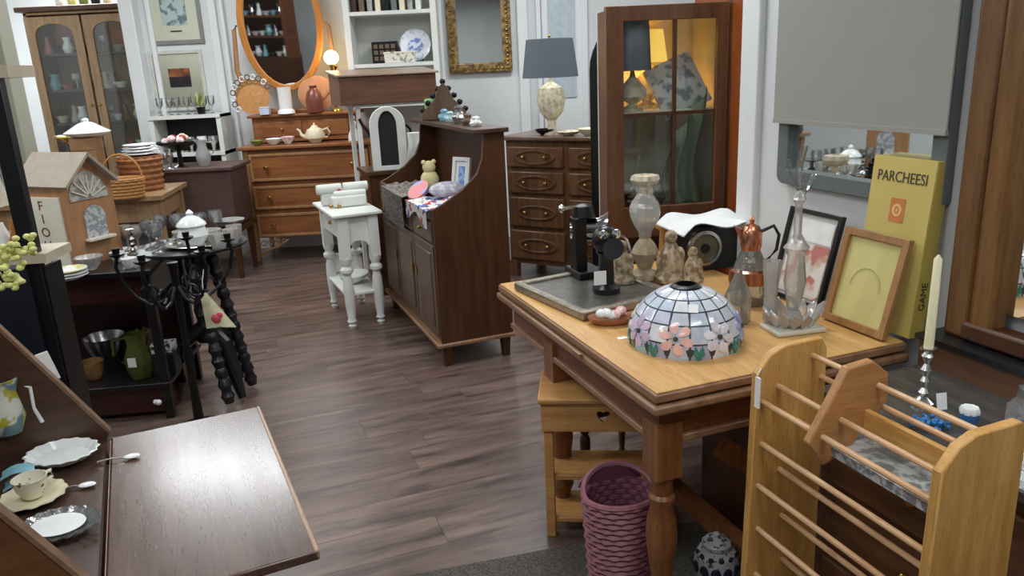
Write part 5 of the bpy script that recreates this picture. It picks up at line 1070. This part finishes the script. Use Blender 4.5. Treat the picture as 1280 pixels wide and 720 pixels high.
for x in (.065, WW - .06):
    for y in (.055, WL - .055): B().lathe(lp_, (x, y, 0)).box((x, y, .635), (.062, .062, .29)).obj('leg', white, t)
B().box((WW / 2, WL / 2, .24), (WW - .08, WL - .08, .02)).obj('lower_shelf', white, t, bevel=.004)
B().box((WW / 2, WL - .05, .34), (WW - .1, .02, .14)).obj('shelf_gallery', white, t)
B().ball((.045, WL / 2, .70), .014).obj('knob', brass, t)
MW = Matrix.Translation((wc.x, wc.y, 0)) @ Matrix.Rotation(R(24), 4, 'Z')
t = thing('white_letter_rack', 'white ridged desk organizer with rolled tops on the white side table', 'organizer', MW @ Vector((.16, .36, .734)), R(20))
B().box((0, .05, .05), (.28, .05, .10)).obj('rear_tray', white, t, bevel=.01)
for k in range(2): B().lathe([(.026, -.08), (.032, -.075), (.032, .075), (.026, .08)], (-.085 + .17 * k, .04, .105), rot=(0, R(90), 0), seg=14).obj('roll', white, t)
B().box((.02, -.06, .035), (.22, .08, .07)).obj('front_tray', white, t, bevel=.012); B().lathe([(.022, -.10), (.026, -.09), (.026, .09), (.022, .10)], (.03, -.06, .075), rot=(0, R(90), 0), seg=14).obj('roll', white, t)
B().ball((-.03, -.02, .10), .013).obj('red_knob', redglaze, t); B().ball((-.1, -.1, .015), .013).ball((-.05, -.11, .013), .012).obj('foot_ball', brass, t)
t2 = bowl(MW @ Vector((.155, .30, .23)), 'white oval bowl on the lower shelf of the white side table', white, .10, .06, 'oval_bowl', sc=(1.0, 1.2))
# ================================================================ old carved dresser + lamp
o0 = Vector((.0, 5.78, 0)); oa = R(-32)
t = thing('carved_dresser', 'old dark dresser with carved drawer fronts between sideboard and glazed cabinet', 'dresser', o0, oa)
OW, OT = 1.0, 1.055
B().box((OW / 2, .23, .57), (OW, .44, .94)).obj('carcass', oldw, t); B().box((OW / 2, .22, OT - .015), (OW + .06, .52, .03)).obj('top', wood('old_top', sr(92, 70, 56), sr(120, 96, 80), 0, .25), t, bevel=.008)
for z0, z1 in ((.14, .36), (.39, .61), (.64, .80), (.83, .98)):
    for k in (0, 1):
        d = B().box((OW * (.25 + .5 * k), .0, (z0 + z1) / 2), (OW / 2 - .04, .03, z1 - z0)).obj('drawer', oldw, t, bevel=.01)
        B().ringprism([(OW * (.25 + .5 * k) + .17 * math.cos(a), (z0 + z1) / 2 + .055 * math.sin(a)) for a in [2 * math.pi * j / 20 for j in range(20)]], [(OW * (.25 + .5 * k) + .14 * math.cos(a), (z0 + z1) / 2 + .04 * math.sin(a)) for a in [2 * math.pi * j / 20 for j in range(20)]], -.026, -.01).obj('carving', oldw, d, bevel=.003)
        for x in (-.09, .09): B().ball((OW * (.25 + .5 * k) + x, -.03, (z0 + z1) / 2), .014).obj('pull', brass, d)
for x in (.03, OW - .03):
    for y in (.02, .42): B().box((x, y, .06), (.06, .06, .12)).obj('foot', oldw, t)
MO = Matrix.Translation(o0) @ Matrix.Rotation(oa, 4, 'Z')
inO = lambda x, y, z: MO @ Vector((x, y, z))
tablelamp(Vector((aty(690, 160, 5.72).x, 5.72, OT)), 'large cream shell-shaped lamp with dark grey drum shade on the carved dresser', greyshade, .20, .165, .26, .40, creamb, bd='shell')
for k, (x, y, l, m, h) in enumerate(((.28, .1, 'black low dish on the carved dresser left of the lamp', iron, .04), (.66, .06, 'cream scalloped dish on the carved dresser front', cream, .05), (.78, .12, 'pale blue jewellery box lid dish on the carved dresser', teal, .1), (.90, .07, 'white ruffled china bowl at the right end of the carved dresser', china, .09), (.50, .05, 'yellowed ivory tray in front of the shell lamp', creamb, .03))):
    bowl(inO(x, y, OT), l, m, .085 if k != 0 else .07, h, 'dish', 'dish', wav=.03, nw=10)
t = thing('black_arch_mirror', 'narrow black arch-topped mirror peeking out left of the glazed cabinet', 'mirror', Vector((aty(737, 100, 4.3).x, 4.3, .0)), R(-4))
b = B(); ou_ = arc(.30, 0, .60, 1.80, 18); in_ = [(.30 + (x - .30) * .86, .04 + z * .955) for x, z in ou_]
b.ringprism(ou_, in_, -.02, .02).obj('frame', iron, t, bevel=.004); B().prism(in_, .0, .008).obj('glass', mirror, t)
# ================================================================ behind the camera: tall dark hutch (seen in the oval mirror)
t = thing('dark_hutch', 'dark hutch of white china reflected in the oval mirror', 'hutch', (-4.9, -1.4, 0), R(180 + 25))
B().box((-.7, .2, .45), (1.5, .42, .9)).obj('base', walnut, t)
for x in (-1.43, .03): B().box((x, .2, 1.5), (.05, .36, 1.3)).obj('side_panel', redw, t)
for z in (1.25, 1.6, 1.95): B().box((-.7, .2, z), (1.45, .34, .035)).obj('shelf', redw, t)
B().box((-.7, .36, 1.5), (1.45, .02, 1.3)).obj('back_panel', walnut, t)
for zi, z in enumerate((.905, 1.27, 1.62, 1.97)):
    for j in range(9):
        q = Matrix.Translation((-4.9, -1.4, 0)) @ Matrix.Rotation(R(205), 4, 'Z') @ Vector((-1.32 + .155 * j, .14, z))
        f = forms[(j + zi * 2) % 4]
        o = vessel(q, 'little china or metal vessel on the dark hutch reflected in the oval mirror', f[2], (china, china, silver, teal)[(j + zi) % 4], f[0], f[1], 14, 'china on the reflected hutch'); o.scale = (1.5, 1.5, 1.5)
